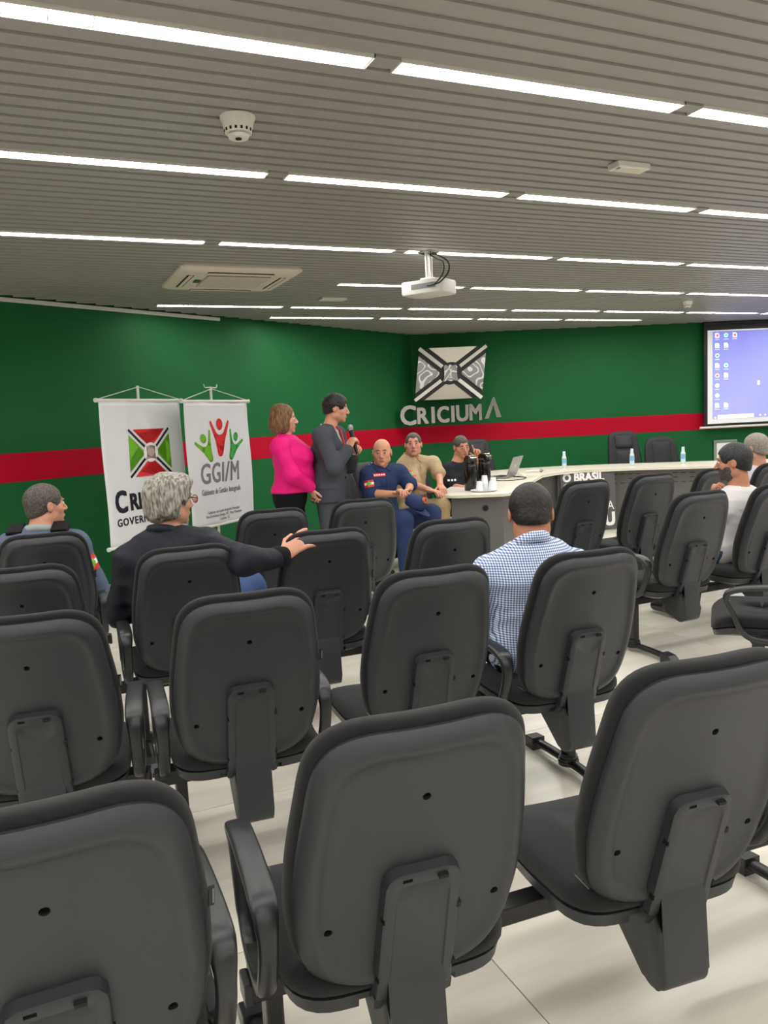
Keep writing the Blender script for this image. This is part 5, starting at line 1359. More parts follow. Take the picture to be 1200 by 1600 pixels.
shoe_m = mat('black shoe leather', (14, 14, 15), rough=.3)

# 1. checked shirt
yaw = R_(-14); loc, J, px = setup((.600, 3.075), yaw, SIT)
J['head'] = px(829, 803, 3.13); J['neck'] = px(829, 858, 3.07); J['shL'] = px(763, 898, 3.06); J['shR'] = px(900, 886, 3.14)
J['chest'] = mid(J['neck'], J['pelvis'], .26); J['waist'] = mid(J['neck'], J['pelvis'], .66)
J['elL'] = rel(J['shL'], -.035, .08, -.27); J['elR'] = rel(J['shR'], .035, .10, -.26); J['wrL'] = (-.08, .33, .70); J['wrR'] = (.10, .33, .70); J['knL'] = (-.15, .46, .53); J['knR'] = (.13, .46, .53); J['anL'] = (-.22, .54, .10); J['anR'] = (.02, .66, .10)
p = person('seated man seen from behind in a blue and white checked shirt, head bowed', loc, yaw, J, dict(skin=(176, 120, 92), look=(R_(18), R_(-22), 0), hw=1.04, neckt=1.12, broad=1.02, fat=1.03, eyes=False,
    hands=[(J['wrL'], (.5, 1, -.2), (0, 0, -1), (1, 0, 0), {}), (J['wrR'], (-.5, 1, -.2), (0, 0, -1), (-1, 0, 0), {})]))
gm = bpy.data.materials.new('gingham check'); gm.use_nodes = True; nt = gm.node_tree; b = nt.nodes['Principled BSDF']; b.inputs['Roughness'].default_value = .85; b.inputs['Specular IOR Level'].default_value = .2
tc = nt.nodes.new('ShaderNodeTexCoord'); sp = nt.nodes.new('ShaderNodeSeparateXYZ'); nt.links.new(tc.outputs['Object'], sp.inputs[0]); outs = []
for axn in ('X', 'Z'):
    m1 = nt.nodes.new('ShaderNodeMath'); m1.operation = 'MULTIPLY'; m1.inputs[1].default_value = 112 if axn == 'X' else 108
    m2 = nt.nodes.new('ShaderNodeMath'); m2.operation = 'FRACT'; m3 = nt.nodes.new('ShaderNodeMath'); m3.operation = 'LESS_THAN'; m3.inputs[1].default_value = .42
    nt.links.new(sp.outputs[axn], m1.inputs[0]); nt.links.new(m1.outputs[0], m2.inputs[0]); nt.links.new(m2.outputs[0], m3.inputs[0]); outs.append(m3)
sm_ = nt.nodes.new('ShaderNodeMath'); sm_.operation = 'ADD'; nt.links.new(outs[0].outputs[0], sm_.inputs[0]); nt.links.new(outs[1].outputs[0], sm_.inputs[1])
hf = nt.nodes.new('ShaderNodeMath'); hf.operation = 'MULTIPLY'; hf.inputs[1].default_value = .5; nt.links.new(sm_.outputs[0], hf.inputs[0])
cr = nt.nodes.new('ShaderNodeValToRGB'); cr.color_ramp.interpolation = 'CONSTANT'; cr.color_ramp.elements[0].color = (*lin((226, 230, 238)), 1); e = cr.color_ramp.elements.new(.4); e.color = (*lin((140, 158, 196)), 1)
cr.color_ramp.elements[2 if len(cr.color_ramp.elements) > 2 else 1].position = .9; cr.color_ramp.elements[-1].color = (*lin((52, 68, 112)), 1)
nt.links.new(hf.outputs[0], cr.inputs[0]); nt.links.new(cr.outputs[0], b.inputs['Base Color'])
garment(p, 'checked_shirt', gm, base=.0085, inf=.014, wr=.0035, fr=30, seed=2)
collar(p, gm, r=.070, h=.036, tilt=.5); hair_short(p, hair_dark, th=.007, low=-.055); trousers(p, dark_trs, top=.70); shoes(p, shoe_m)

# 2. grey haired man, arm along the chair backs
yaw = R_(8); loc, J, px = setup((-.985, 3.62), yaw, SIT)
J['head'] = px(266, 782, 3.66); J['neck'] = px(258, 838, 3.62); J['shL'] = px(204, 876, 3.58); J['shR'] = px(322, 850, 3.62)
J['chest'] = mid(J['neck'], J['pelvis'], .26); J['waist'] = mid(J['neck'], J['pelvis'], .62); J['elR'] = px(382, 876, 3.36); J['wrR'] = px(442, 869, 3.53)
J['elL'] = px(186, 960, 3.62); J['wrL'] = (-.12, .30, .68); J['knR'] = px(392, 918, 3.98); J['anR'] = rel(J['knR'], -.02, .12, -.50)
hd = tuple(Vector(px(478, 838, 3.56)) - Vector(J['wrR']))
p = person('seated grey-haired man with glasses, dark jacket, right arm along the chair backs', loc, yaw, J, dict(skin=(206, 150, 122), look=(R_(38), R_(-3), 0), broad=1.08, fat=1.12, armt=1.05, hand_step=.0038,
    hands=[(J['wrR'], hd, (.35, 1, -.35), (-.5, .1, .8), dict(curl=(10, 26, 14), spread=.14, scale=1.12)), (J['wrL'], (.5, 1, -.2), (0, 0, -1), (1, 0, 0), {})]))
navy = cloth('dark navy jacket cloth', (29, 31, 39), rough=.6, var=.06, bump=.2)
garment(p, 'dark_jacket', navy, base=.0085, inf=.020, wr=.0075, fr=21, seed=7, sleevet=1.12, upto=.95)
F = Field(); a, b_ = V3(*J['elR']), V3(*J['wrR']); F.limb(a + (b_ - a) * .86, a + (b_ - a) * 1.0, .050, .044, .01); add_mesh('cuff', F, .006, cloth('black ribbed cuff', (16, 17, 20)), p.t)
collar(p, navy, r=.074, h=.030, tilt=.4)
H, R3 = p.H, p.R; g = lambda x, y, z: H + R3 @ V3(x, y, z); F = Field()
F.ell(g(0, -.020, .036), (.100, .112, .096), .02, R3); F.ell(g(0, -.055, -.035), (.092, .070, .070), .03, R3); F.ell(g(0, .05, .085), (.075, .055, .040), .03, R3)
for s in (-1, 1): F.ell(g(s * .075, -.035, -.02), (.035, .05, .06), .03, R3)
F.ell(g(0, .118, -.045), (.10, .070, .105), .006, R3, 's')
for s in (-1, 1): F.ell(g(s * .098, .022, -.035), (.035, .034, .040), .005, R3, 's')
F.half(g(0, -.05, -.088), R3 @ V3(0, .25, -1)); F.noise(.007, 48, 2, stretch=(1, 1, .55)); F.noise(.004, 120, 8, stretch=(1.2, 1, .4)); F.noise(.0015, 300, 4, stretch=(1.2, 1, .35))
add_mesh('wavy_hair', F, .0042, hair_grey, p.t, it=0)
def glasses(p):
    H, R3 = p.H, p.R; g = lambda x, y, z: Vector(H + R3 @ V3(x, y, z)); bm = bmesh.new()
    for s in (-1, 1):
        add_tube(bm, [g(s * .034 + .024 * math.cos(a), .110, .004 + .019 * math.sin(a)) for a in [2 * PI * k / 18 for k in range(18)]], .0016, 6, closed=True)
        add_tube(bm, [g(s * .058, .108, .010), g(s * .076, .09, .012), g(s * .082, .0, .012), g(s * .083, -.012, -.004)], .0026, 6)
    add_tube(bm, [g(-.011, .110, .008), g(0, .112, .011), g(.011, .110, .008)], .002, 6); bm_obj('glasses', bm, M['black'], p.t, smooth=True)
    bm = bmesh.new()
    for s in (-1, 1): v = [bm.verts.new(g(s * .034 + .023 * math.cos(a), .110, .004 + .018 * math.sin(a))) for a in [2 * PI * k / 18 for k in range(18)]]; bm.faces.new(v)
    gl = mat('spectacle lens', (200, 215, 235), rough=.05); gl.node_tree.nodes['Principled BSDF'].inputs['Transmission Weight'].default_value = .9
    bm_obj('lenses', bm, gl, p.t)['kind'] = 'stuff'
glasses(p); trousers(p, jeans, top=.84); shoes(p, shoe_m)

# 3. man with vest straps at the left edge
yaw = R_(-6); loc, J, px = setup((-1.90, 4.30), yaw, SIT)
J['head'] = px(71, 790, 4.32); J['neck'] = px(64, 833, 4.27); J['shL'] = px(14, 856, 4.22); J['shR'] = px(119, 850, 4.30); J['chest'] = mid(J['neck'], J['pelvis'], .27); J['waist'] = mid(J['neck'], J['pelvis'], .64)
J['elR'] = px(160, 935, 4.34); J['elL'] = rel(J['shL'], -.06, .05, -.27); J['wrR'] = (.16, .33, .70); J['wrL'] = (-.14, .30, .70)
p = person('seated man in a grey uniform shirt and black vest straps at the left edge', loc, yaw, J, dict(skin=(196, 140, 114), look=(R_(52), R_(2), 0), broad=1.12, fat=1.1, armt=1.15, neckt=1.2,
    hands=[(J['wrR'], (-.3, 1, -.2), (0, 0, -1), (-1, 0, 0), {}), (J['wrL'], (.3, 1, -.2), (0, 0, -1), (1, 0, 0), {})]))
slate = cloth('slate blue shirt cloth', (88, 98, 116), var=.05); sh = garment(p, 'grey_shirt', slate, inf=.014, wr=.004, fr=28, seed=5)
collar(p, cloth('light collar', (150, 158, 158)), r=.074, h=.028, tilt=.3); hair_short(p, hair_pepper, th=.007, low=-.045); trousers(p, cloth('navy trousers', (34, 38, 54)), top=.70); shoes(p, shoe_m)
vest = cloth('black nylon vest', (18, 19, 22), rough=.6); F = Field(); Jv = dict(J); torso_ops(F, Jv, .026, 1.1, 1.02, False); F.half((0, 0, J['shR'][2] - .10), (0, 0, 1)); F.half((0, 0, .60), (0, 0, -1))
for s in 'LR': F.limb(V3(*J['sh' + s]) + V3(.03 if s == 'R' else -.03, 0, 0), V3(*J['el' + s]), .085, .07, .01, op='s')
add_mesh('vest', F, .010, vest, p.t)
for s in (-1, 1):
    nk = V3(*J['neck']); x = s * .115; pts = [(nk[0] + x * 1.08, nk[1] - .135, nk[2] - .20), (nk[0] + x * 1.04, nk[1] - .115, nk[2] - .08), (nk[0] + x, nk[1] - .065, nk[2] + .005), (nk[0] + x, nk[1] + .0, nk[2] + .035), (nk[0] + x, nk[1] + .06, nk[2] + .005), (nk[0] + x * .95, nk[1] + .125, nk[2] - .10)]
    bm = bmesh.new(); add_tube(bm, pts, .010, 8, sx=2.8, sy=1.0, up=(0, 0, 1)); st = bm_obj('shoulder_strap', bm, vest, p.t, smooth=True)
    bm = bmesh.new(); add_box(bm, (nk[0] + x, nk[1] - .035, nk[2] + .028), (.085, .09, .036), rot=Matrix.Rotation(.45, 4, 'X'), bevel=.006); bm_obj('strap_pad', bm, vest, st)
    bm = bmesh.new(); add_box(bm, (nk[0] + x, nk[1] - .100, nk[2] - .030), (.070, .014, .045), rot=Matrix.Rotation(.25, 4, 'X'), bevel=.004); bm_obj('buckle', bm, mat('grey buckle', (74, 78, 84), rough=.4), st)
pm = [M['logo_red'], M['paper'], M['logo_green'], M['ink']]
def sleeve_patch(p, tgt, s, t_, w_, h_, painter, pm=pm, out=None):
    sh, el = Vector(p.J['sh' + s]), Vector(p.J['el' + s]); c = sh.lerp(el, t_); o_ = Vector(out) if out else Vector((1 if s == 'R' else -1, 0, .1)); d = -o_.normalized()
    return decal('flag_patch', tgt, tgt, c + o_.normalized() * .25, d, (sh - el), w_, h_, pm, painter)
sleeve_patch(p, sh, 'R', .35, .075, .085, flag_paint, out=(.9, -.75, .15))

# 4. bearded man in a white T-shirt
yaw = R_(-20); loc, J, px = setup((2.235, 5.05), yaw, SIT)
J['head'] = px(1146, 722, 5.06); J['neck'] = px(1157, 769, 5.04); J['shL'] = px(1121, 800, 4.98); J['shR'] = px(1203, 787, 5.14); J['chest'] = mid(J['neck'], J['pelvis'], .27); J['waist'] = mid(J['neck'], J['pelvis'], .64)
J['elL'] = px(1100, 845, 5.22); J['wrL'] = px(1112, 780, 5.20); J['elR'] = rel(J['shR'], .04, .10, -.26); J['wrR'] = (.05, .32, .72); J['knL'] = (-.02, .44, .53); J['anL'] = (-.10, .46, .10); J['knR'] = (.12, .44, .53); J['anR'] = (.02, .40, .10)
p = person('seated bearded man in a white T-shirt looking left, hand at his chin', loc, yaw, J, dict(skin=(190, 132, 104), look=(R_(-42), R_(-4), 0), beard=True, beardm=hair_pepper, broad=1.0, neckt=1.1,
    hands=[(J['wrL'], (.12, -.1, 1), (.5, -.6, 0), (.6, .2, .3), dict(curl=(45, 60, 30))), (J['wrR'], (-.5, 1, 0), (0, 0, -1), (-1, 0, 0), {})]))
whitec = cloth('white cotton', (214, 210, 210)); garment(p, 'white_tshirt', whitec, inf=.015, sleeves='short', wr=.005, fr=20, seed=9)
hair_short(p, hair_mat('black greying hair', (24, 24, 26), (56, 56, 58), scale=220), th=.009, low=-.050); trousers(p, jeans, top=.70); shoes(p, shoe_m)
# his sandal seen below the next chair belongs to the left foot
# 5. grey haired man in white at the right edge
yaw = R_(-24); loc, J, px = setup((3.00, 6.62), yaw, SIT)
J['head'] = px(1180, 700, 6.62); J['neck'] = px(1186, 737, 6.60); J['shL'] = px(1155, 761, 6.52); J['shR'] = px(1220, 753, 6.72); J['chest'] = mid(J['neck'], J['pelvis'], .27); J['waist'] = mid(J['neck'], J['pelvis'], .64)
J['elL'] = rel(J['shL'], -.04, .06, -.27); J['elR'] = rel(J['shR'], .04, .06, -.27)
p = person('seated man with short light grey hair in a white shirt, cut by the right edge', loc, yaw, J, dict(skin=(200, 146, 120), look=(R_(-14), R_(-2), 0), neckt=1.1, eyes=False,
    hands=[(J['wrL'], (.5, 1, 0), (0, 0, -1), (1, 0, 0), {}), (J['wrR'], (-.5, 1, 0), (0, 0, -1), (-1, 0, 0), {})]))
garment(p, 'white_shirt', cloth('off white shirt cloth', (196, 190, 196)), inf=.014, wr=.004, seed=11); collar(p, M['paper'], h=.024); hair_short(p, hair_lgrey, th=.009, low=-.045); trousers(p, dark_trs, top=.70); shoes(p, shoe_m)

# 6. woman in pink
yaw = R_(92); S_ = .955; loc, J, px = setup(ray(455, 800, 6.7)[:2], yaw, STAND, S_)
J['head'] = px(444, 655, 6.72); J['neck'] = px(446, 684, 6.70); J['chest'] = px(455, 712, 6.70); J['waist'] = px(460, 748, 6.70)
c = Vector(J['neck']); J['shR'] = tuple(c + Vector((.165, -.03, -.065))); J['shL'] = tuple(c + Vector((-.165, -.01, -.065)))
J['elR'] = px(457, 742, 6.46); J['wrR'] = px(486, 762, 6.56); J['elL'] = px(470, 742, 6.95); J['wrL'] = px(489, 766, 6.72)
p = person('standing woman with chin-length brown hair, bright pink blouse and black trousers', loc, yaw, J, dict(skin=(214, 160, 136), look=(R_(-6), R_(-2), 0), fat=1.25, broad=.86, armt=1.15, head_step=.005,
    hands=[(J['wrR'], tuple(Vector(px(491, 778, 6.60)) - Vector(J['wrR'])), (-.5, .6, 0), (0, 1, .2), dict(curl=(20, 30, 20))), (J['wrL'], tuple(Vector(px(492, 779, 6.68)) - Vector(J['wrL'])), (.6, .2, 0), (0, 1, 0), dict(curl=(25, 30, 20)))]))
pink = cloth('fuchsia crepe', (226, 22, 120), rough=.6, bump=.2)
def bust(F): F.ell(V3(*J['chest']) + V3(.06, .115, -.015), (.085, .085, .09), .05); F.ell(V3(*J['chest']) + V3(-.06, .115, -.015), (.085, .085, .09), .05); F.ell(V3(*J['waist']) + V3(0, .06, 0), (.15, .12, .12), .06)
garment(p, 'pink_blouse', pink, inf=.016, wr=.005, fr=20, hem=.905, seed=3, extra=bust, sleevet=1.25, base=.0085); collar(p, pink, r=.064, h=.020, tilt=.5)
trousers(p, dark_trs, top=.945, thick=1.12, wr=.004); shoes(p, shoe_m)
bm = bmesh.new()
for x, y in ((462, 760), (452, 788)):
    q = Vector(px(x, y, 6.52)); bmesh.ops.create_uvsphere(bm, u_segments=8, v_segments=6, radius=.007, matrix=Matrix.Translation(q))
bm_obj('pearl_button', bm, M['paper'], p.t)['kind'] = 'stuff'
H, R3 = p.H, p.R; g = lambda x, y, z: H + R3 @ V3(x, y, z); F = Field()
F.ell(g(0, -.022, .036), (.098, .108, .096), .02, R3); F.ell(g(0, -.060, -.045), (.098, .070, .085), .04, R3)
for s in (-1, 1): F.ell(g(s * .078, -.005, -.050), (.028, .055, .075), .03, R3)
F.ell(g(0, .112, -.050), (.072, .075, .120), .012, R3, 's'); F.ell(g(0, .02, -.14), (.065, .075, .06), .02, R3, 's'); F.half(g(0, -.05, -.118), R3 @ V3(0, .1, -1))
F.noise(.006, 45, 3, stretch=(1.3, 1.3, .45)); F.noise(.003, 130, 8, stretch=(1.3, 1.3, .3)); add_mesh('bob_hair', F, .0042, hair_brown, p.t, it=0)

# 7. man in the grey suit speaking
yaw = R_(100); loc, J, px = setup(ray(514, 800, 6.8)[:2], yaw, STAND, 1.0)
J['head'] = px(525, 638, 6.82); J['neck'] = px(512, 668, 6.80); J['chest'] = px(514, 700, 6.80); J['waist'] = px(516, 740, 6.80)
c = Vector(J['neck']); J['shR'] = tuple(c + Vector((.185, -.01, -.065))); J['shL'] = tuple(c + Vector((-.185, .03, -.065)))
J['elR'] = px(522, 731, 6.52); J['wrR'] = px(545, 701, 6.60); J['elL'] = px(545, 728, 7.0); J['wrL'] = px(553, 709, 6.76)
micb = Vector(px(557, 700, 6.64)); mict = Vector(px(547, 668, 6.66))
hR = tuple(Vector(px(552, 684, 6.62)) - Vector(J['wrR'])); hL = tuple(Vector(px(561, 696, 6.70)) - Vector(J['wrL']))
p = person('standing dark-haired man in a grey suit speaking into a microphone', loc, yaw, J, dict(skin=(206, 146, 118), look=(R_(-10), R_(-8), 0), browm=brow_d, head_step=.005, hand_step=.004,
    hands=[(J['wrR'], hR, (-.7, .5, .1), (0, .2, 1), dict(curl=(50, 60, 30))), (J['wrL'], hL, (.6, .3, .2), (0, -.2, 1), dict(curl=(50, 60, 30)))]))
grey = cloth('charcoal suit wool', (70, 73, 80), var=.05); shirtm = cloth('pale shirt cotton', (206, 206, 210)); garment(p, 'shirt', shirtm, inf=.004, wr=.001, hem=.95, upto=.985, sleevet=1.02); collar(p, shirtm, r=.056, h=.022, tilt=.30, dz=-.016)
nkv, chv, wav = V3(*J['neck']), V3(*J['chest']), V3(*J['waist'])
def vcut(F): F.limb(nkv + V3(0, .10, .0), chv + V3(0, .15, -.10), .058, .016, .006, op='s')
def skirt(F):
    F.limb(wav, V3(0, .0, .82), .118, .150, .05, side=(1, 0, 0), sx=1.3, sy=1.0)
jk = garment(p, 'suit_jacket', grey, inf=.020, wr=.003, fr=18, hem=.80, seed=6, cutv=vcut, extra=skirt, sleevet=1.28, upto=.90, base=.0085)
trousers(p, grey, top=1.0, thick=.98, inf=.008); shoes(p, shoe_m)
bm = bmesh.new(); add_tube(bm, [nkv + V3(0, .075, .005), nkv + V3(0, .112, -.035), chv + V3(0, .135, .02), chv + V3(0, .135, -.09)], [.014, .016, .022, .030], 10, sx=1.0, sy=.45, up=(0, 1, 0)); bm_obj('tie', bm, cloth('red tie silk', (178, 34, 44), rough=.5), p.t, smooth=True)
decal('pocket_flap', jk, jk, (.6, .05, .945), (-1, 0, 0), (0, 0, 1), .15, .050, [grey], lambda u, v: 0, lift=.006)
bm = bmesh.new()
for z in (1.11, 1.0): q = jk; add_cyl(bm, (.02, .155, z), (.02, .172, z), .011, seg=12)
bm_obj('jacket_buttons', bm, M['black'], jk)['kind'] = 'stuff'
hair_short(p, hair_dark, th=.013, low=-.045, noise=.003, front=.006, amp2=.003)
# microphone held in his hands
mc = thing('handheld_microphone', 'black handheld microphone with a silver mesh head held by the man in the suit', 'microphone', ray(547, 668, 6.66))
mb = ray(557, 704, 6.64) - mc.location; dn = mb.normalized()
bm = bmesh.new(); add_cyl(bm, dn * .02, mb, .021, .013, 18); add_cyl(bm, mb, mb + dn * .03, .012, .012, 14); bm_obj('handle', bm, M['metal_black'], mc, ang=R_(40))
bm = bmesh.new(); bmesh.ops.create_uvsphere(bm, u_segments=20, v_segments=14, radius=.026); bm_obj('mesh_head', bm, mat('silver mesh', (150, 156, 162), rough=.35, metal=.8, bump=1, scale=900), mc, smooth=True)
bm = bmesh.new(); add_cyl(bm, dn * .012, dn * .026, .0255, .0235, 20); bm_obj('collar_ring', bm, M['chrome'], mc, ang=R_(40))
bm = bmesh.new(); w0, w1 = V3(*J['elL']), V3(*J['wrL']); a = Vector(w0 + (w1 - w0) * .93); bm2 = (Vector(w1) - a).normalized(); add_cyl(bm, a, a + bm2 * .03, .038, .038, 20); bm_obj('wrist_watch', bm, M['black'], p.t, ang=R_(40))

def flaps(p, sh, m):
    nk = Vector(p.J['neck'])
    for s in (-1, 1):
        decal('collar_flap', sh, sh, nk + Vector((s * .052, .4, -.030)), (0, -1, 0), (0, 0, 1), .085, .075, [m], lambda u, v: 0 if (v > abs((u if s < 0 else 1 - u) - .55) * .9 + .12) else None, lift=.006)
    decal('button_placket', sh, sh, nk + Vector((0, .4, -.23)), (0, -1, 0), (0, 0, 1), .032, .26, [m], lambda u, v: 0, lift=.004)
# 8. bald man in navy uniform
def seated_official(label, hx, hy, Y, yaw, skinc, look, **k):
    hw_ = ray(hx, hy, Y); f = Vector((math.sin(yaw), math.cos(yaw), 0)); pel = hw_ - f * .03
    loc, J, px = setup(pel[:2], yaw, SIT)
    hz = hw_.z; dz = hz - 1.195
    for n in ('head', 'neck', 'chest', 'shL', 'shR', 'elL', 'elR'): J[n] = rel(J[n], 0, -.02 if n != 'head' else 0, dz)
    for n in ('waist',): J[n] = rel(J[n], 0, -.02, dz * .6)
    for n in ('wrL', 'wrR'): J[n] = rel(J[n], 0, 0, dz * .5)
    return loc, J, px
yaw = R_(140); loc, J, px = seated_official('', 598, 707, 7.0, yaw, None, None)
J['wrR'] = px(617, 772, 6.80); J['wrL'] = px(636, 771, 6.86); J['elR'] = px(580, 771, 6.92); J['elL'] = px(641, 758, 7.12)
J['shR'] = px(576, 742, 6.98); J['shL'] = px(624, 738, 7.18); J['knR'] = px(631, 812, 6.66); J['anR'] = rel(J['knR'], 0, .0, -.44); J['knL'] = px(674, 802, 6.86); J['anL'] = rel(J['knL'], 0, .04, -.44)
p = person('seated bald man in a navy uniform holding his cap on his lap', loc, yaw, J, dict(skin=(206, 148, 118), look=(R_(44), R_(-4), 0), browm=brow_d, head_step=.0045, hand_step=.004, broad=1.02, eyes=True,
    hands=[(J['wrR'], tuple(Vector(px(627, 766, 6.74)) - Vector(J['wrR'])), (.2, .6, -.6), (0, .2, 1), dict(curl=(35, 45, 25))), (J['wrL'], tuple(Vector(px(629, 768, 6.76)) - Vector(J['wrL'])), (0, .6, -.6), (0, .2, 1), dict(curl=(35, 45, 25)))]))
nu = cloth('navy uniform twill', (44, 56, 92), var=.06)
redc = cloth('red undershirt', (190, 34, 48)); sh = garment(p, 'navy_shirt', nu, inf=.014, sleeves='short', upto=.93, wr=.004, fr=26, seed=8, sleevet=1.22, cutv=lambda F: F.limb(V3(*J['neck']) + V3(0, .085, .02), V3(*J['neck']) + V3(0, .15, -.075), .030, .012, .004, op='s'))
garment(p, 'red_undershirt', redc, inf=.006, sleeves='none', wr=.001, low=False); flaps(p, sh, nu); collar(p, nu, r=.062, h=.018, tilt=.5, dz=-.016)
trousers(p, nu, top=.74, thick=1.15, wr=.004, seed=9); shoes(p, shoe_m)
sleeve_patch(p, sh, 'R', .48, .085, .062, flag_paint, out=(.75, .75, .1))
decal('name_strip', sh, sh, Vector(J['chest']) + Vector((.075, .4, .065)), (0, -1, 0), (0, 0, 1), .12, .030, [M['logo_red'], M['paper']], lambda u, v: 0 if (abs(v - .5) > .2 or int(u * 16) % 3 == 0) else 1)
decal('chest_pocket', sh, sh, Vector(J['chest']) + Vector((.08, .4, .0)), (0, -1, 0), (0, 0, 1), .12, .075, [nu], lambda u, v: 0, lift=.004)
decal('chest_pocket', sh, sh, Vector(J['chest']) + Vector((-.08, .4, .0)), (0, -1, 0), (0, 0, 1), .12, .075, [nu], lambda u, v: 0, lift=.004)
for s in (-1, 1):
    q = mid(J['neck'], J['shR' if s > 0 else 'shL'], .66); decal('epaulette', sh, sh, Vector(q) + Vector((0, 0, .3)), (0, 0, -1), (0, 1, 0), .10, .05, [nu, M['greyink']], lambda u, v: 1 if .3 < (u * 3) % 1 < .6 and .3 < v < .7 else 0, lift=.004)
cp = thing('uniform_cap', 'navy uniform cap with a round orange badge on the bald man\'s lap', 'cap', ray(650, 785, 6.72), R_(120))
bm = bmesh.new(); add_lathe(bm, [(.001, .058), (.055, .056), (.085, .040), (.092, .010), (.090, -.035), (.084, -.037), (.001, .0)], seg=32)
bmesh.ops.transform(bm, matrix=Matrix.Rotation(R_(-25), 4, 'X'), verts=bm.verts); bm_obj('crown', bm, nu, cp, smooth=True)
bm = bmesh.new(); add_prism(bm, [(.088 * math.cos(a), .088 * math.sin(a) * 1.9 if math.sin(a) > 0 else 0) for a in [PI * k / 14 for k in range(15)]], 'z', -.038, -.034)
bmesh.ops.transform(bm, matrix=Matrix.Rotation(R_(-32), 4, 'X'), verts=bm.verts); bm_obj('visor', bm, nu, cp)
bm = bmesh.new(); add_cyl(bm, (.01, .078, .020), (.01, .098, .020), .026, seg=18); add_cyl(bm, (.01, .097, .020), (.01, .101, .020), .016, seg=3, mi=1)
bm_obj('badge', bm, [mat('orange badge', (206, 96, 66), rough=.6), M['ink']], cp)

# 9. man in khaki uniform
yaw = R_(138); loc, J, px = seated_official('', 647, 695, 7.8, yaw, None, None)
J['shR'] = px(638, 729, 7.80); J['shL'] = px(677, 724, 7.98); J['elR'] = px(648, 758, 7.66); J['elL'] = px(686, 742, 7.86); J['wrR'] = px(672, 766, 7.50); J['wrL'] = px(688, 758, 7.60)
J['knR'] = px(690, 790, 7.46); J['anR'] = rel(J['knR'], 0, .02, -.44); J['knL'] = rel(J['knR'], -.24, .02, 0); J['anL'] = rel(J['knL'], 0, .02, -.44)
p = person('seated man with short hair in a khaki short-sleeved uniform beside the table', loc, yaw, J, dict(skin=(204, 146, 120), look=(R_(44), R_(6), 0), browm=brow_d, head_step=.0045,
    hands=[(J['wrR'], tuple(Vector(px(686, 769, 7.44)) - Vector(J['wrR'])), (0, 0, -1), (-.3, .5, 0), dict(curl=(20, 25, 15))), (J['wrL'], tuple(Vector(px(693, 766, 7.50)) - Vector(J['wrL'])), (0, 0, -1), (.3, .5, 0), dict(curl=(20, 25, 15)))]))
kh = cloth('khaki shirt cloth', (178, 158, 122), var=.05); sh = garment(p, 'khaki_shirt', kh, inf=.014, sleeves='short', upto=.86, wr=.004, fr=26, seed=12, sleevet=1.22, cutv=lambda F: F.limb(V3(*J['neck']) + V3(0, .085, .02), V3(*J['neck']) + V3(0, .15, -.085), .030, .012, .004, op='s'))
garment(p, 'white_undershirt', M['paper'], inf=.006, sleeves='none', wr=.001, low=False); flaps(p, sh, kh); collar(p, kh, r=.062, h=.018, tilt=.5, dz=-.016)
trousers(p, cloth('khaki trousers cloth', (164, 144, 106)), top=.74, thick=1.15, wr=.004, seed=13); shoes(p, shoe_m); hair_short(p, hair_pepper, th=.004, low=-.025, rec=.01)
sleeve_patch(p, sh, 'R', .42, .085, .075, flag_paint, out=(.75, .75, .1))
decal('chest_pocket', sh, sh, Vector(J['chest']) + Vector((.08, .4, .02)), (0, -1, 0), (0, 0, 1), .115, .10, [kh], lambda u, v: 0, lift=.004)
decal('chest_pocket', sh, sh, Vector(J['chest']) + Vector((-.08, .4, .02)), (0, -1, 0), (0, 0, 1), .115, .10, [kh], lambda u, v: 0, lift=.004)
decal('gold_badge', sh, sh, Vector(J['chest']) + Vector((-.07, .4, .09)), (0, -1, 0), (0, 0, 1), .06, .022, [mat('gold thread', (190, 160, 60), rough=.5)], lambda u, v: 0 if abs(v - .5) < .5 - abs(u - .5) * .6 else None)
decal('belt', sh, sh, Vector((0, .5, .70)), (0, -1, 0), (0, 0, 1), .30, .035, [cloth('belt webbing', (120, 104, 76))], lambda u, v: 0)

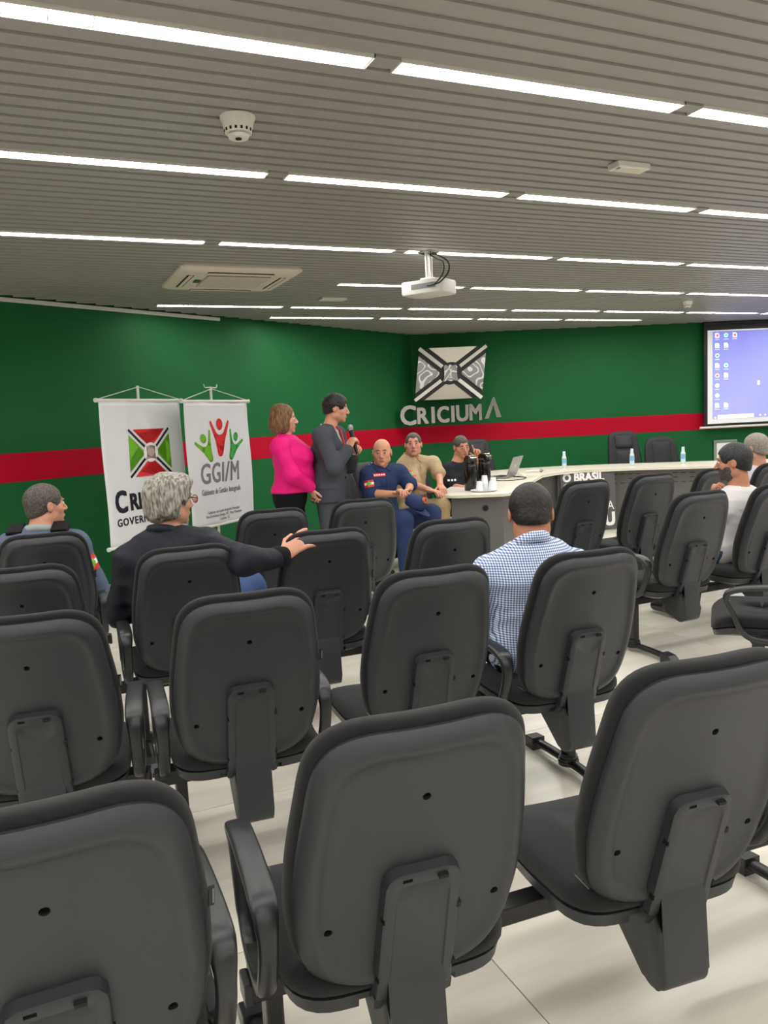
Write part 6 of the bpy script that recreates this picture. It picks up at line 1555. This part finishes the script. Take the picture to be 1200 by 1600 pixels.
# 10. man in the black T-shirt, finger at his temple
yaw = R_(125); loc, J, px = seated_official('', 722, 698, 8.5, yaw, None, None)
J['neck'] = px(712, 722, 8.52); J['shR'] = px(699, 735, 8.46); J['shL'] = px(740, 731, 8.72); J['chest'] = px(718, 750, 8.52); J['waist'] = px(712, 772, 8.52)
J['elR'] = px(707, 761, 8.36); J['wrR'] = px(731, 764, 8.12); J['elL'] = px(757, 752, 8.50); J['wrL'] = px(748, 716, 8.46)
p = person('seated man with cropped hair in a black T-shirt, fingers raised to his temple', loc, yaw, J, dict(skin=(198, 140, 110), look=(R_(36), R_(-10), R_(5)), browm=brow_d, head_step=.0045, hand_step=.004, broad=1.05, armt=1.12, beard=False,
    hands=[(J['wrR'], tuple(Vector(px(743, 764, 8.02)) - Vector(J['wrR'])), (0, 0, -1), (-.3, .5, 0), dict(curl=(20, 25, 15))),
           (J['wrL'], tuple(Vector(px(744, 700, 8.44)) - Vector(J['wrL'])), (1, .2, .1), (.6, -.3, .2), dict(curls=[(5, 8, 5), (40, 50, 30), (60, 70, 40), (65, 75, 40)]))]))
bt = cloth('black cotton', (36, 38, 44)); sh = garment(p, 'black_tshirt', bt, inf=.014, sleeves='short', upto=.80, wr=.004, fr=24, seed=14, sleevet=1.35)
decal('sleeve_print', sh, sh, Vector(J['shR']).lerp(Vector(J['elR']), .55) + Vector((.75, .75, 0)) * .3, (-.75, -.75, 0), (0, 0, 1), .10, .030, [M['paper']], lambda u, v: 0 if (u * 3) % 1 < .6 and abs(v - .5) < .36 else None, nu=24)
trousers(p, dark_trs, top=.74); shoes(p, shoe_m); hair_short(p, hair_pepper, th=.003, low=-.025, rec=.005)

# ------------------------------------------------------------------ turn the plan so the ceiling grid lies along the axes
ROT = Matrix.Rotation(-ang_s, 4, 'Z'); IDN = Matrix.Identity(4); done_me = set()
def is_id(m): return all(abs(m[i][j] - IDN[i][j]) < 1e-9 for i in range(4) for j in range(4))
def turn(o):
    mb = o.matrix_basis.copy()
    if o.type == 'MESH' and is_id(mb):
        if o.data.name not in done_me: o.data.transform(ROT); done_me.add(o.data.name)
        for c in o.children: turn(c)
    else:
        o.matrix_basis = ROT @ mb
for o in [x for x in C.objects if x.parent is None]: turn(o)
